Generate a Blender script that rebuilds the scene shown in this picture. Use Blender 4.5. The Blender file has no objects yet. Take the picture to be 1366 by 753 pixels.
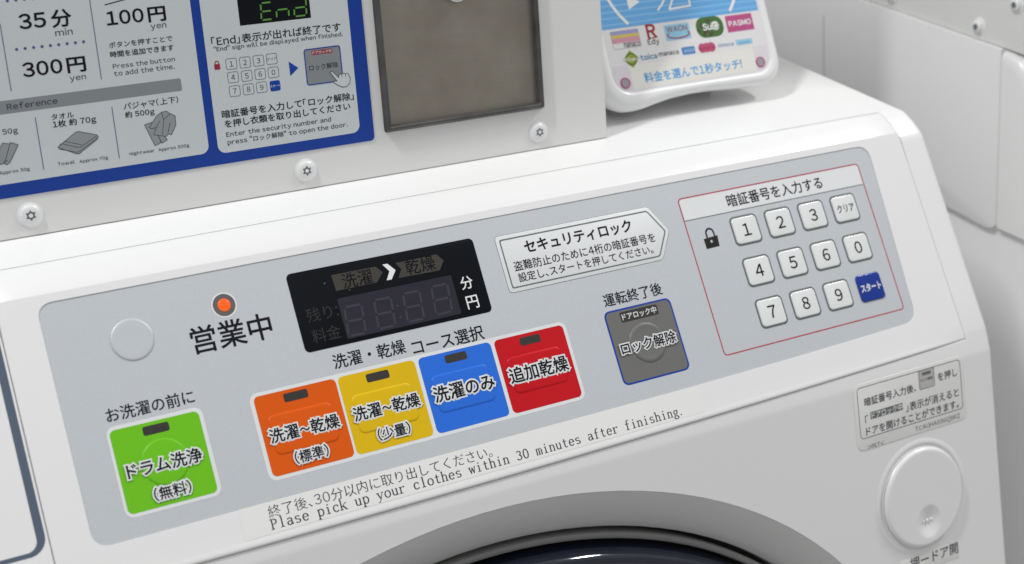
import bpy, bmesh, math, random
from mathutils import Vector, Matrix, geometry
random.seed(4)
SC = bpy.context.scene
COL = SC.collection

# ------------------------------------------------------------------ camera
# world axes: X along the machine front, Y into the room wall, Z up; origin at the
# upper left corner of the grey control panel; metres.
CB = Matrix(((0.87683712, -0.47608588, -0.06707388),
             (-0.19004728, -0.21506294, -0.95793004),
             (0.44163186, 0.85269582, -0.279054)))      # world -> camera (x right, y down, z forward)
CT = Vector((-0.21970348, 0.01054154, 0.65160511))
FPX = 1886.208
CPOS = -(CB.transposed() @ CT)
cam_data = bpy.data.cameras.new('camera')
cam = bpy.data.objects.new('camera', cam_data)
COL.objects.link(cam)
flip = Matrix(((1, 0, 0), (0, -1, 0), (0, 0, -1)))
cam.matrix_world = Matrix.Translation(CPOS) @ (CB.transposed() @ flip).to_4x4()
cam_data.sensor_fit = 'HORIZONTAL'
cam_data.sensor_width = 36.0
cam_data.lens = FPX / 1366 * 36
cam_data.clip_start = 0.02
cam_data.clip_end = 60
cam_data.dof.use_dof = True
cam_data.dof.focus_distance = 0.735
cam_data.dof.aperture_fstop = 8.5
SC.camera = cam

# ------------------------------------------------------------------ light
world = bpy.data.worlds.new('World')
SC.world = world
world.use_nodes = True
bg = world.node_tree.nodes['Background']
# pale room: bright ceiling, dimmer towards the floor
wn = world.node_tree
w_tc = wn.nodes.new('ShaderNodeTexCoord')
w_sep = wn.nodes.new('ShaderNodeSeparateXYZ')
wn.links.new(w_tc.outputs['Generated'], w_sep.inputs['Vector'])
w_map = wn.nodes.new('ShaderNodeMapRange')
w_map.inputs['From Min'].default_value = -0.3
w_map.inputs['From Max'].default_value = 0.7
wn.links.new(w_sep.outputs['Z'], w_map.inputs['Value'])
w_ramp = wn.nodes.new('ShaderNodeValToRGB')
w_ramp.color_ramp.elements[0].color = (0.55, 0.55, 0.55, 1)
w_ramp.color_ramp.elements[1].color = (0.78, 0.78, 0.78, 1)
w_mid = w_ramp.color_ramp.elements.new(0.45)
w_mid.color = (0.45, 0.46, 0.47, 1)
wn.links.new(w_map.outputs['Result'], w_ramp.inputs['Fac'])
wn.links.new(w_ramp.outputs['Color'], bg.inputs['Color'])
bg.inputs['Strength'].default_value = 0.76


def area(name, loc, target, sx, sy, power, col=(1, 1, 1)):
    L = bpy.data.lights.new(name, 'AREA')
    L.shape = 'RECTANGLE'
    L.size, L.size_y = sx, sy
    L.energy = power
    L.color = col
    o = bpy.data.objects.new(name, L)
    COL.objects.link(o)
    o.location = loc
    d = Vector(target) - Vector(loc)
    o.rotation_euler = d.to_track_quat('-Z', 'Y').to_euler()
    return o


area('ceiling_lamp', (-0.72, -0.30, 1.70), (0.2, 0.0, 0.0), 0.08, 0.40, 20)
area('ceiling_lamp', (1.62, -0.44, 1.36), (0.3, 0.0, 0.0), 0.40, 0.10, 14.5)

SC.view_settings.view_transform = 'Standard'
SC.view_settings.look = 'None'
SC.view_settings.exposure = 0.0
SC.view_settings.gamma = 1.0


# ------------------------------------------------------------------ materials
def material(name, col, rough=0.4, metal=0.0, spec=0.5, var=0.03, nscale=30.0, bump=0.0, bscale=400.0, coat=0.0,
             emit=None, emit_strength=0.0, specks=0, speck_col=(0.1, 0.1, 0.1)):
    m = bpy.data.materials.new(name)
    m.use_nodes = True
    nt = m.node_tree
    b = nt.nodes['Principled BSDF']
    b.inputs['Roughness'].default_value = rough
    b.inputs['Metallic'].default_value = metal
    b.inputs['Specular IOR Level'].default_value = spec
    b.inputs['Coat Weight'].default_value = coat
    b.inputs['Coat Roughness'].default_value = 0.08
    tc = nt.nodes.new('ShaderNodeTexCoord')
    nz = nt.nodes.new('ShaderNodeTexNoise')
    nz.inputs['Scale'].default_value = nscale
    nz.inputs['Detail'].default_value = 4
    nt.links.new(tc.outputs['Object'], nz.inputs['Vector'])
    mix = nt.nodes.new('ShaderNodeMix')
    mix.data_type = 'RGBA'
    mix.inputs['A'].default_value = (*[c * (1 - var) for c in col], 1)
    mix.inputs['B'].default_value = (*[min(1, c * (1 + var)) for c in col], 1)
    nt.links.new(nz.outputs['Fac'], mix.inputs['Factor'])
    nt.links.new(mix.outputs['Result'], b.inputs['Base Color'])
    # handling marks: the gloss wanders a little over the surface
    n3 = nt.nodes.new('ShaderNodeTexNoise')
    n3.inputs['Scale'].default_value = 22
    n3.inputs['Detail'].default_value = 3
    nt.links.new(tc.outputs['Object'], n3.inputs['Vector'])
    mr = nt.nodes.new('ShaderNodeMapRange')
    mr.inputs['From Min'].default_value = 0.1
    mr.inputs['From Max'].default_value = 0.9
    mr.inputs['To Min'].default_value = max(0.02, rough - 0.03)
    mr.inputs['To Max'].default_value = rough + 0.04
    nt.links.new(n3.outputs['Fac'], mr.inputs['Value'])
    nt.links.new(mr.outputs['Result'], b.inputs['Roughness'])
    if specks:
        vo = nt.nodes.new('ShaderNodeTexVoronoi')
        vo.inputs['Scale'].default_value = specks
        nt.links.new(tc.outputs['Object'], vo.inputs['Vector'])
        lt = nt.nodes.new('ShaderNodeMath')
        lt.operation = 'LESS_THAN'
        lt.inputs[1].default_value = 0.06
        nt.links.new(vo.outputs['Distance'], lt.inputs[0])
        mm = nt.nodes.new('ShaderNodeMix')
        mm.data_type = 'RGBA'
        nt.links.new(lt.outputs['Value'], mm.inputs['Factor'])
        nt.links.new(mix.outputs['Result'], mm.inputs['A'])
        mm.inputs['B'].default_value = (*speck_col, 1)
        nt.links.new(mm.outputs['Result'], b.inputs['Base Color'])
    if bump:
        n2 = nt.nodes.new('ShaderNodeTexNoise')
        n2.inputs['Scale'].default_value = bscale
        n2.inputs['Detail'].default_value = 2
        nt.links.new(tc.outputs['Object'], n2.inputs['Vector'])
        bp = nt.nodes.new('ShaderNodeBump')
        bp.inputs['Strength'].default_value = bump
        bp.inputs['Distance'].default_value = 0.0004
        nt.links.new(n2.outputs['Fac'], bp.inputs['Height'])
        nt.links.new(bp.outputs['Normal'], b.inputs['Normal'])
    if emit:
        b.inputs['Emission Color'].default_value = (*emit, 1)
        b.inputs['Emission Strength'].default_value = emit_strength
    return m


def s2l(r, g, b):
    f = lambda c: (c / 255 / 12.92) if c / 255 <= 0.04045 else ((c / 255 + 0.055) / 1.055) ** 2.4
    return (f(r), f(g), f(b))


M = {}
M['white'] = material('white_plastic', (0.80, 0.80, 0.795), 0.30, var=0.015, nscale=9, bump=0.05, bscale=900)
M['white_steel'] = material('white_painted_steel', (0.76, 0.765, 0.75), 0.36, var=0.015, nscale=10, bump=0.06, bscale=500)
M['neighbour_white'] = material('neighbour_white_plastic', (0.80, 0.80, 0.80), 0.45, var=0.02, nscale=9)
M['neighbour_joint'] = material('neighbour_joint', (0.50, 0.50, 0.50), 0.5)
M['padlock'] = material('padlock_ink', (0.024, 0.023, 0.022), 0.6, spec=0.12)
M['picture_grey'] = material('label_picture_grey', (0.50, 0.49, 0.48), 0.3)
M['silver'] = material('silver_panel', (0.565, 0.592, 0.622), 0.38, 0.15, var=0.07, nscale=1100, bump=0.06, bscale=2500)
M['ink'] = material('black_ink', (0.010, 0.010, 0.014), 0.6, spec=0.12, var=0.1, nscale=300)
M['ink_soft'] = material('grey_ink', (0.055, 0.055, 0.07), 0.6, spec=0.12, var=0.1, nscale=300)
M['paper'] = material('laminated_paper', (0.59, 0.63, 0.645), 0.28, var=0.02, nscale=40)
M['paper_grey'] = material('grey_print', (0.235, 0.255, 0.27), 0.32, var=0.03, nscale=60)
M['blue_print'] = material('blue_print', (0.006, 0.052, 0.35), 0.30, spec=0.3, var=0.06, nscale=50)
M['violet_print'] = material('violet_print', (0.10, 0.09, 0.26), 0.35, var=0.05)
M['halo'] = material('caption_white', (0.72, 0.74, 0.74), 0.42, var=0.02)
M['frame_white'] = material('button_frame_white', (0.745, 0.76, 0.765), 0.42, var=0.02)
M['green'] = material('green_button', (0.155, 0.53, 0.012), 0.36, spec=0.25, var=0.04, nscale=60)
M['orange'] = material('orange_button', (0.72, 0.100, 0.001), 0.36, spec=0.25, var=0.04, nscale=60)
M['yellow'] = material('yellow_button', (0.72, 0.47, 0.003), 0.36, spec=0.25, var=0.04, nscale=60)
M['blue'] = material('blue_button', (0.022, 0.155, 0.70), 0.36, spec=0.25, var=0.04, nscale=60)
M['red'] = material('red_button', (0.56, 0.003, 0.010), 0.36, spec=0.25, var=0.04, nscale=60)
M['grey_button'] = material('grey_button', (0.150, 0.148, 0.143), 0.42, var=0.05, nscale=200)
M['indicator'] = material('dark_indicator', (0.032, 0.028, 0.024), 0.35, var=0.1)
M['display'] = material('black_display', (0.006, 0.007, 0.010), 0.12, spec=0.12, var=0.2, nscale=80, specks=110, speck_col=(0.07, 0.065, 0.06))
M['lcd'] = material('dark_lcd', (0.030, 0.029, 0.043), 0.2, spec=0.12, var=0.12, nscale=120)
M['tile_brown'] = material('unlit_tile', (0.042, 0.038, 0.029), 0.3, var=0.08)
M['segment'] = material('unlit_segment', (0.0325, 0.0305, 0.042), 0.35, var=0.08)
M['faint'] = material('unlit_caption', (0.0155, 0.015, 0.014), 0.35, var=0.08)
M['mark_white'] = material('white_mark', (0.80, 0.80, 0.80), 0.4, var=0.02)
M['red_line'] = material('red_line', (0.46, 0.035, 0.065), 0.4, var=0.04)
M['navy'] = material('navy_key', (0.006, 0.034, 0.28), 0.22, spec=0.3, var=0.05, coat=0.2)
M['key_white'] = material('key_white', (0.78, 0.79, 0.79), 0.24, var=0.01, coat=0.25)
M['key_outline'] = material('key_outline', (0.13, 0.14, 0.145), 0.5, var=0.05)
M['lens'] = material('red_lens', (0.6, 0.03, 0.004), 0.3, spec=0.2, var=0.05, emit=(1.0, 0.14, 0.015), emit_strength=0.75)
M['lens_ring'] = material('lens_ring', (0.115, 0.105, 0.10), 0.45, var=0.05)
M['slate'] = material('slate_border', (0.085, 0.115, 0.165), 0.4, var=0.04)
M['bezel'] = material('grey_bezel', (0.54, 0.54, 0.535), 0.34, var=0.03, nscale=20)
M['gasket'] = material('black_gasket', (0.012, 0.012, 0.011), 0.5, var=0.2)
M['glass'] = material('navy_door_glass', (0.003, 0.005, 0.017), 0.05, spec=0.5, var=0.2, coat=0.6)
M['door_ring'] = material('door_ring', (0.22, 0.22, 0.215), 0.35, var=0.03)
M['sticker'] = material('white_sticker', (0.815, 0.81, 0.80), 0.30, var=0.01)
M['door_label'] = material('clear_label', (0.80, 0.795, 0.78), 0.22, var=0.01)
M['rubber'] = material('dark_frame', (0.10, 0.10, 0.097), 0.30, 0.5, var=0.6, nscale=70, bump=0.4, bscale=160)
M['chrome'] = material('chrome', (0.62, 0.62, 0.62), 0.22, 1.0, var=0.03)
M['screw_white'] = material('white_screw', (0.80, 0.80, 0.80), 0.3, var=0.01)
M['screw_dark'] = material('screw_socket', (0.14, 0.15, 0.17), 0.5, var=0.1)
M['reader_white'] = material('reader_plastic', (0.80, 0.80, 0.80), 0.32, var=0.01)
M['face'] = material('reader_face', (0.74, 0.725, 0.73), 0.28, var=0.01)
M['cream'] = material('cream_label', (0.76, 0.75, 0.70), 0.35, var=0.01)
M['lilac'] = material('lilac_face', (0.69, 0.655, 0.70), 0.3, var=0.01)
M['sky_blue'] = material('sky_blue_print', (0.125, 0.385, 0.73), 0.32, var=0.03)
M['sky_stripe'] = material('pale_blue_stripe', (0.22, 0.49, 0.79), 0.32, var=0.03)
M['touch_blue'] = material('touch_blue_ink', (0.01, 0.30, 0.68), 0.4, var=0.02)
M['magenta'] = material('magenta_print', (0.47, 0.07, 0.22), 0.35, var=0.03)
M['card_green'] = material('card_green', (0.05, 0.15, 0.028), 0.35, var=0.05)
M['card_brown'] = material('card_brown', (0.075, 0.04, 0.018), 0.4, var=0.05)
M['lime'] = material('lime_print', (0.28, 0.34, 0.015), 0.35, var=0.05)
M['pale_blue'] = material('pale_blue_print', (0.27, 0.55, 0.72), 0.35, var=0.03)
M['mid_blue'] = material('mid_blue_print', (0.07, 0.23, 0.52), 0.35, var=0.03)
M['pink'] = material('pink_print', (0.50, 0.075, 0.18), 0.35, var=0.03)
M['dark_red'] = material('dark_red_ink', (0.32, 0.012, 0.02), 0.35, var=0.03)
M['lav'] = material('lavender_stripe', (0.32, 0.33, 0.62), 0.35, var=0.02)
M['yel'] = material('yellow_stripe', (0.70, 0.52, 0.10), 0.35, var=0.02)
M['rose'] = material('rose_stripe', (0.66, 0.30, 0.38), 0.35, var=0.02)
M['teal_ink'] = material('teal_ink', (0.06, 0.22, 0.40), 0.35, var=0.03)
M['green_segment'] = material('green_digit', (0.10, 0.32, 0.045), 0.4, var=0.03)
M['icon_grey'] = material('icon_grey', (0.28, 0.30, 0.31), 0.4, var=0.03)
M['icon_light'] = material('icon_light', (0.40, 0.425, 0.43), 0.4, var=0.03)
M['grey_dot'] = material('grey_dot', (0.30, 0.29, 0.30), 0.5, var=0.1)
M['red_print'] = material('red_print', (0.33, 0.012, 0.03), 0.4, var=0.05)
M['floor'] = material('grey_floor', (0.56, 0.56, 0.55), 0.4, var=0.05, nscale=4)


def brushed(name):
    m = bpy.data.materials.new(name)
    m.use_nodes = True
    nt = m.node_tree
    b = nt.nodes['Principled BSDF']
    b.inputs['Metallic'].default_value = 0.85
    tc = nt.nodes.new('ShaderNodeTexCoord')
    mp = nt.nodes.new('ShaderNodeMapping')
    mp.inputs['Scale'].default_value = (6, 6, 260)
    nt.links.new(tc.outputs['Object'], mp.inputs['Vector'])
    n1 = nt.nodes.new('ShaderNodeTexNoise')
    n1.inputs['Scale'].default_value = 8
    n1.inputs['Detail'].default_value = 6
    nt.links.new(mp.outputs['Vector'], n1.inputs['Vector'])
    n2 = nt.nodes.new('ShaderNodeTexNoise')
    n2.inputs['Scale'].default_value = 42
    n2.inputs['Detail'].default_value = 6
    nt.links.new(tc.outputs['Object'], n2.inputs['Vector'])
    rp = nt.nodes.new('ShaderNodeValToRGB')
    rp.color_ramp.elements[0].position = 0.30
    rp.color_ramp.elements[0].color = (0.355, 0.32, 0.268, 1)
    rp.color_ramp.elements[1].position = 0.72
    rp.color_ramp.elements[1].color = (0.425, 0.39, 0.335, 1)
    nt.links.new(n2.outputs['Fac'], rp.inputs['Fac'])
    mx = nt.nodes.new('ShaderNodeMix')
    mx.data_type = 'RGBA'
    mx.blend_type = 'MULTIPLY'
    mx.inputs['Factor'].default_value = 0.22
    nt.links.new(rp.outputs['Color'], mx.inputs['A'])
    nt.links.new(n1.outputs['Color'], mx.inputs['B'])
    nt.links.new(mx.outputs['Result'], b.inputs['Base Color'])
    b.inputs['Roughness'].default_value = 0.42
    return m


M['plate'] = brushed('worn_steel_plate')


# ------------------------------------------------------------------ geometry helpers
class Plane:
    """flat working surface: a along X, b up in the surface, h out of it (all mm)"""

    def __init__(s, origin, up):
        s.o = Vector(origin)
        s.u = Vector((1, 0, 0))
        s.w = Vector(up).normalized()
        s.n = s.u.cross(s.w)

    def at(s, a, b, h=0.0):
        return s.o + (s.u * a + s.w * b + s.n * h) * 0.001

    def px(s, x, y):
        """photograph pixel (1366 wide) -> (a, b) where its sight line meets the surface"""
        d = CB.transposed() @ Vector(((x - 683) / FPX, (y - 376.5) / FPX, 1))
        t = (s.o - CPOS).dot(s.n) / d.dot(s.n)
        p = CPOS + d * t - s.o
        return (p.dot(s.u) * 1000, p.dot(s.w) * 1000)


TILT = math.radians(26.5)
PAN = Plane((0, 0, 0), (0, math.sin(TILT), math.cos(TILT)))           # control panel
FRO = Plane((0, -0.0653, -0.1594), (0, 0.128, 1))                      # machine front
BOX = Plane((0, 0.0509, 0.0), (0, 0, 1))                               # coin box face
LEAN = math.radians(20)
REA = Plane((0, 0.060, 0.031), (0, math.sin(LEAN), math.cos(LEAN)))    # card reader face
TOPS = 0.2015                                                           # slope of the machine top


def top_z(y):
    return 0.01031 + TOPS * y


def thing(name, label, cat, loc, group=None):
    o = bpy.data.objects.new(name, None)
    COL.objects.link(o)
    o.location = loc
    o.empty_display_size = 0.05
    o['label'] = label
    o['category'] = cat
    if group:
        o['group'] = group
    return o


class MB:
    """collects world-space vertices and faces of one mesh"""

    def __init__(s):
        s.v = []
        s.f = []
        s.mi = []
        s.mats = []
        s.cur = 0

    def use(s, key):
        if key not in s.mats:
            s.mats.append(key)
        s.cur = s.mats.index(key)
        return s

    def add(s, vs, fs):
        k = len(s.v)
        s.v += [Vector(p) for p in vs]
        s.mi += [s.cur] * len(fs)
        s.f += [tuple(i + k for i in f) for f in fs]

    def build(s, name, mat, parent, label=None, sharp=35, smooth=True):
        root = parent
        while root.parent:
            root = root.parent
        base = Vector(root.location) if parent else Vector()
        me = bpy.data.meshes.new(name)
        me.from_pydata([p - base for p in s.v], [], s.f)
        if s.mats:
            for k in s.mats:
                me.materials.append(M[k])
            for p, i in zip(me.polygons, s.mi):
                p.material_index = i
        me.validate()
        if smooth:
            me.shade_smooth()
            me.set_sharp_from_angle(angle=math.radians(sharp))
        if mat:
            me.materials.append(mat)
        o = bpy.data.objects.new(name, me)
        COL.objects.link(o)
        o.parent = parent
        if label:
            o['label'] = label
        return o


def fill(mb, P, outer, h, holes=()):
    loops = [[Vector((a, b, 0)) for a, b in outer]] + [[Vector((a, b, 0)) for a, b in q] for q in holes]
    tri = geometry.tessellate_polygon(loops)
    flat = [p for q in loops for p in q]
    fs = []
    for t in tri:
        a, b, c = (flat[i] for i in t)
        if (b - a).cross(c - a).z < 0:
            t = (t[0], t[2], t[1])
        fs.append(tuple(t))
    mb.add([P.at(p.x, p.y, h) for p in flat], fs)


def loft(mb, loops, cap0=False, cap1=False, closed=True):
    n = len(loops[0])
    vs = [p for l in loops for p in l]
    fs = []
    for i in range(len(loops) - 1):
        for j in range(n if closed else n - 1):
            k = (j + 1) % n
            fs.append((i * n + j, i * n + k, (i + 1) * n + k, (i + 1) * n + j))
    if cap0:
        fs.append(tuple(reversed(range(n))))
    if cap1:
        fs.append(tuple((len(loops) - 1) * n + j for j in range(n)))
    mb.add(vs, fs)


def rr(a0, b0, a1, b1, r, n=6):
    """counter-clockwise rounded rectangle"""
    r = min(r, (a1 - a0) / 2 - 1e-4, (b1 - b0) / 2 - 1e-4)
    r = max(r, 1e-4)
    out = []
    for cx, cy, t0 in ((a1 - r, b0 + r, -90), (a1 - r, b1 - r, 0), (a0 + r, b1 - r, 90), (a0 + r, b0 + r, 180)):
        for k in range(n + 1):
            t = math.radians(t0 + 90 * k / n)
            out.append((cx + r * math.cos(t), cy + r * math.sin(t)))
    return out


def circ(a, b, ra, rb=None, n=48):
    rb = rb or ra
    return [(a + ra * math.cos(2 * math.pi * k / n), b + rb * math.sin(2 * math.pi * k / n)) for k in range(n)]


def inset(poly, d):
    """inset of a convex counter-clockwise polygon"""
    n = len(poly)
    out = []
    for i in range(n):
        p0, p1, p2 = Vector(poly[i - 1]), Vector(poly[i]), Vector(poly[(i + 1) % n])
        e1, e2 = (p1 - p0).normalized(), (p2 - p1).normalized()
        n1, n2 = Vector((-e1.y, e1.x)), Vector((-e2.y, e2.x))
        k = (n1 + n2)
        k = k / max(0.15, k.dot(n1))
        q = p1 + k * d
        out.append((q.x, q.y))
    return out


def round_poly(poly, r, n=5):
    out = []
    m = len(poly)
    for i in range(m):
        p0, p1, p2 = Vector(poly[i - 1]), Vector(poly[i]), Vector(poly[(i + 1) % m])
        d0, d2 = (p0 - p1).normalized(), (p2 - p1).normalized()
        a, c = p1 + d0 * r, p1 + d2 * r
        for k in range(n + 1):
            t = k / n
            q = a * (1 - t) ** 2 + p1 * 2 * t * (1 - t) + c * t * t
            out.append((q.x, q.y))
    return out


def raised(mb, P, shape, h0, h1, bev, steps=4):
    """solid plate with a rounded upper edge; shape(d) gives the outline inset by d"""
    L = [[P.at(a, b, h0) for a, b in shape(0)], [P.at(a, b, h1 - bev) for a, b in shape(0)]]
    for k in range(1, steps + 1):
        t = math.pi / 2 * k / steps
        L.append([P.at(a, b, h1 - bev + bev * math.sin(t)) for a, b in shape(bev * (1 - math.cos(t)))])
    loft(mb, L, cap1=True)


def rrs(a0, b0, a1, b1, r):
    return lambda d: rr(a0 + d, b0 + d, a1 - d, b1 - d, r - d)


def ring(mb, P, outer, inner, h, thick=0.0):
    """flat frame between two outlines with the same point count"""
    n = len(outer)
    vs = [P.at(a, b, h) for a, b in outer] + [P.at(a, b, h) for a, b in inner]
    mb.add(vs, [(j, (j + 1) % n, n + (j + 1) % n, n + j) for j in range(n)])


def line(mb, P, p, q, w, h):
    p, q = Vector(p), Vector(q)
    d = (q - p).normalized()
    k = Vector((-d.y, d.x)) * w / 2
    mb.add([P.at(*(p - k), h), P.at(*(q - k), h), P.at(*(q + k), h), P.at(*(p + k), h)], [(0, 1, 2, 3)])


def polyline(mb, P, pts, w, h, closed=False, dh=0.0):
    pts = list(pts)
    if closed:
        pts = pts + pts[:1]
    for i in range(len(pts) - 1):
        p, q = Vector(pts[i]), Vector(pts[i + 1])
        if (q - p).length < 1e-6:
            continue
        d = (q - p).normalized() * w * 0.3
        line(mb, P, p - d, q + d, w, h + dh * (i % 2))


# ------------------------------------------------------------------ writing
_glyph = {}


def raw_glyph(s, halo=0.0):
    """outline of one text run in em units; halo adds a rim of that radius round every stroke"""
    key = (s, halo)
    if key in _glyph:
        return _glyph[key]
    c = bpy.data.curves.new('writing', 'FONT')
    c.body = s
    c.size = 1
    c.resolution_u = 3
    if halo:
        c.bevel_depth = halo
        c.bevel_resolution = 1
    o = bpy.data.objects.new('writing', c)
    COL.objects.link(o)
    bpy.context.view_layer.update()
    me = bpy.data.meshes.new_from_object(o.evaluated_get(bpy.context.evaluated_depsgraph_get()))
    vs = [tuple(v.co) for v in me.vertices]
    fs = [tuple(p.vertices) if p.normal.z >= -1e-6 else tuple(reversed(p.vertices)) for p in me.polygons]
    bpy.data.objects.remove(o)
    bpy.data.curves.remove(c)
    bpy.data.meshes.remove(me)
    _glyph[key] = (vs, fs)
    return _glyph[key]


def thin_bars(s, d):
    """brush style variant of a text run: horizontal strokes made thinner by d at each side"""
    vs, fs = raw_glyph(s)
    cnt = {}
    for f in fs:
        for k in range(len(f)):
            e = (f[k], f[(k + 1) % len(f)])
            cnt[e] = 1
    nrm = {}
    for a, b in cnt:
        if (b, a) not in cnt:
            dx, dy = vs[b][0] - vs[a][0], vs[b][1] - vs[a][1]
            L = math.hypot(dx, dy) or 1
            for k in (a, b):
                q = nrm.setdefault(k, [0, 0])
                q[0] += dy / L
                q[1] -= dx / L
    out = []
    for k, v in enumerate(vs):
        q = nrm.get(k, (0, 0))
        L = math.hypot(*q) or 1
        out.append((v[0] - .15 * d * q[0] / L, v[1] - d * q[1] / L, v[2]))
    return out, fs


def bounds(vs):
    return (min(v[0] for v in vs), max(v[0] for v in vs), min(v[1] for v in vs), max(v[1] for v in vs))


DESC = {'1': .17}


def glyphs(s, halo=0.0, brush=0.0):
    """a line of writing; roman letters and digits use the wide gothic forms, spaced by their own width"""
    key = ('line', s, halo, brush)
    if key in _glyph:
        return _glyph[key]
    vs, fs, x = [], [], 0.0
    for ch in s:
        if ch == ' ':
            x += .30
            continue
        wide = ord(ch) < 127
        g = chr(ord(ch) + 0xFEE0) if wide else ch
        if ch == '~':
            g = '\u301c'
        base, _ = raw_glyph(g)
        b = bounds(base)
        v, f = thin_bars(g, brush) if brush else raw_glyph(g, halo)
        k = len(vs)
        if wide:
            ox = x + .065 - b[0]
            adv = b[1] - b[0] + .13
        elif ch in '、。「」：）（':
            ox = x - max(0, b[0] - .06)
            adv = b[1] - b[0] + .2
        else:
            ox, adv = x, 1.0
        if ch == '~':
            v = [(b[0] + (p[0] - b[0]) * .72, p[1] * .9, p[2]) for p in v]
            adv = (b[1] - b[0]) * .72 + .1
            ox = x + .05 - b[0]
        vs += [(p[0] + ox, p[1], p[2]) for p in v]
        fs += [tuple(i + k for i in q) for q in f]
        x += adv
    _glyph[key] = (vs, fs)
    return _glyph[key]


def write(mb, P, s, L, R, h, weight=0.006, tall=1.0, halo=0.0, height=None, px=True, brush=0.0):
    """lettering whose ink spans the two photograph points L (middle of left end) and R"""
    if px:
        L, R = P.px(*L), P.px(*R)
    x0, x1, y0, y1 = bounds(glyphs(s)[0])
    sx = (R[0] - L[0]) / (x1 - x0)
    sy = sx * tall if height is None else height / (y1 - y0)
    bc = (L[1] + R[1]) / 2
    vs, fs = glyphs(s, halo or (weight if weight > .003 else 0.0), brush)
    yc = (y0 + y1) / 2
    mb.add([P.at(L[0] + (v[0] - x0) * sx, bc + (v[1] - yc) * sy, h + v[2] * 0.6) for v in vs], fs)


def write_at(mb, P, s, a, b, height, h, weight=0.004, wide=1.0):
    """lettering centred on (a, b) with the given ink height"""
    x0, x1, y0, y1 = bounds(glyphs(s)[0])
    sc = height / (y1 - y0)
    hw = (x1 - x0) * sc * wide / 2
    write(mb, P, s, (a - hw, b), (a + hw, b), h, weight, height=height, px=False)


# hand drawn roman letters with serifs for the typed notice: strokes (x, y, x, y, width)
TK, TN_ = 0.10, 0.05


def arc(cx, cy, rx, ry, t0, t1, n=10):
    return [(cx + rx * math.cos(math.radians(t0 + (t1 - t0) * k / n)), cy + ry * math.sin(math.radians(t0 + (t1 - t0) * k / n)))
            for k in range(n + 1)]


def sf(x, y, w=0.20):
    return ([(x - w / 2, y), (x + w / 2, y)], TN_)


def bowl(cx, cy, rx, ry):
    return (arc(cx, cy, rx, ry, 0, 360, 22), 'bowl')


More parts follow.
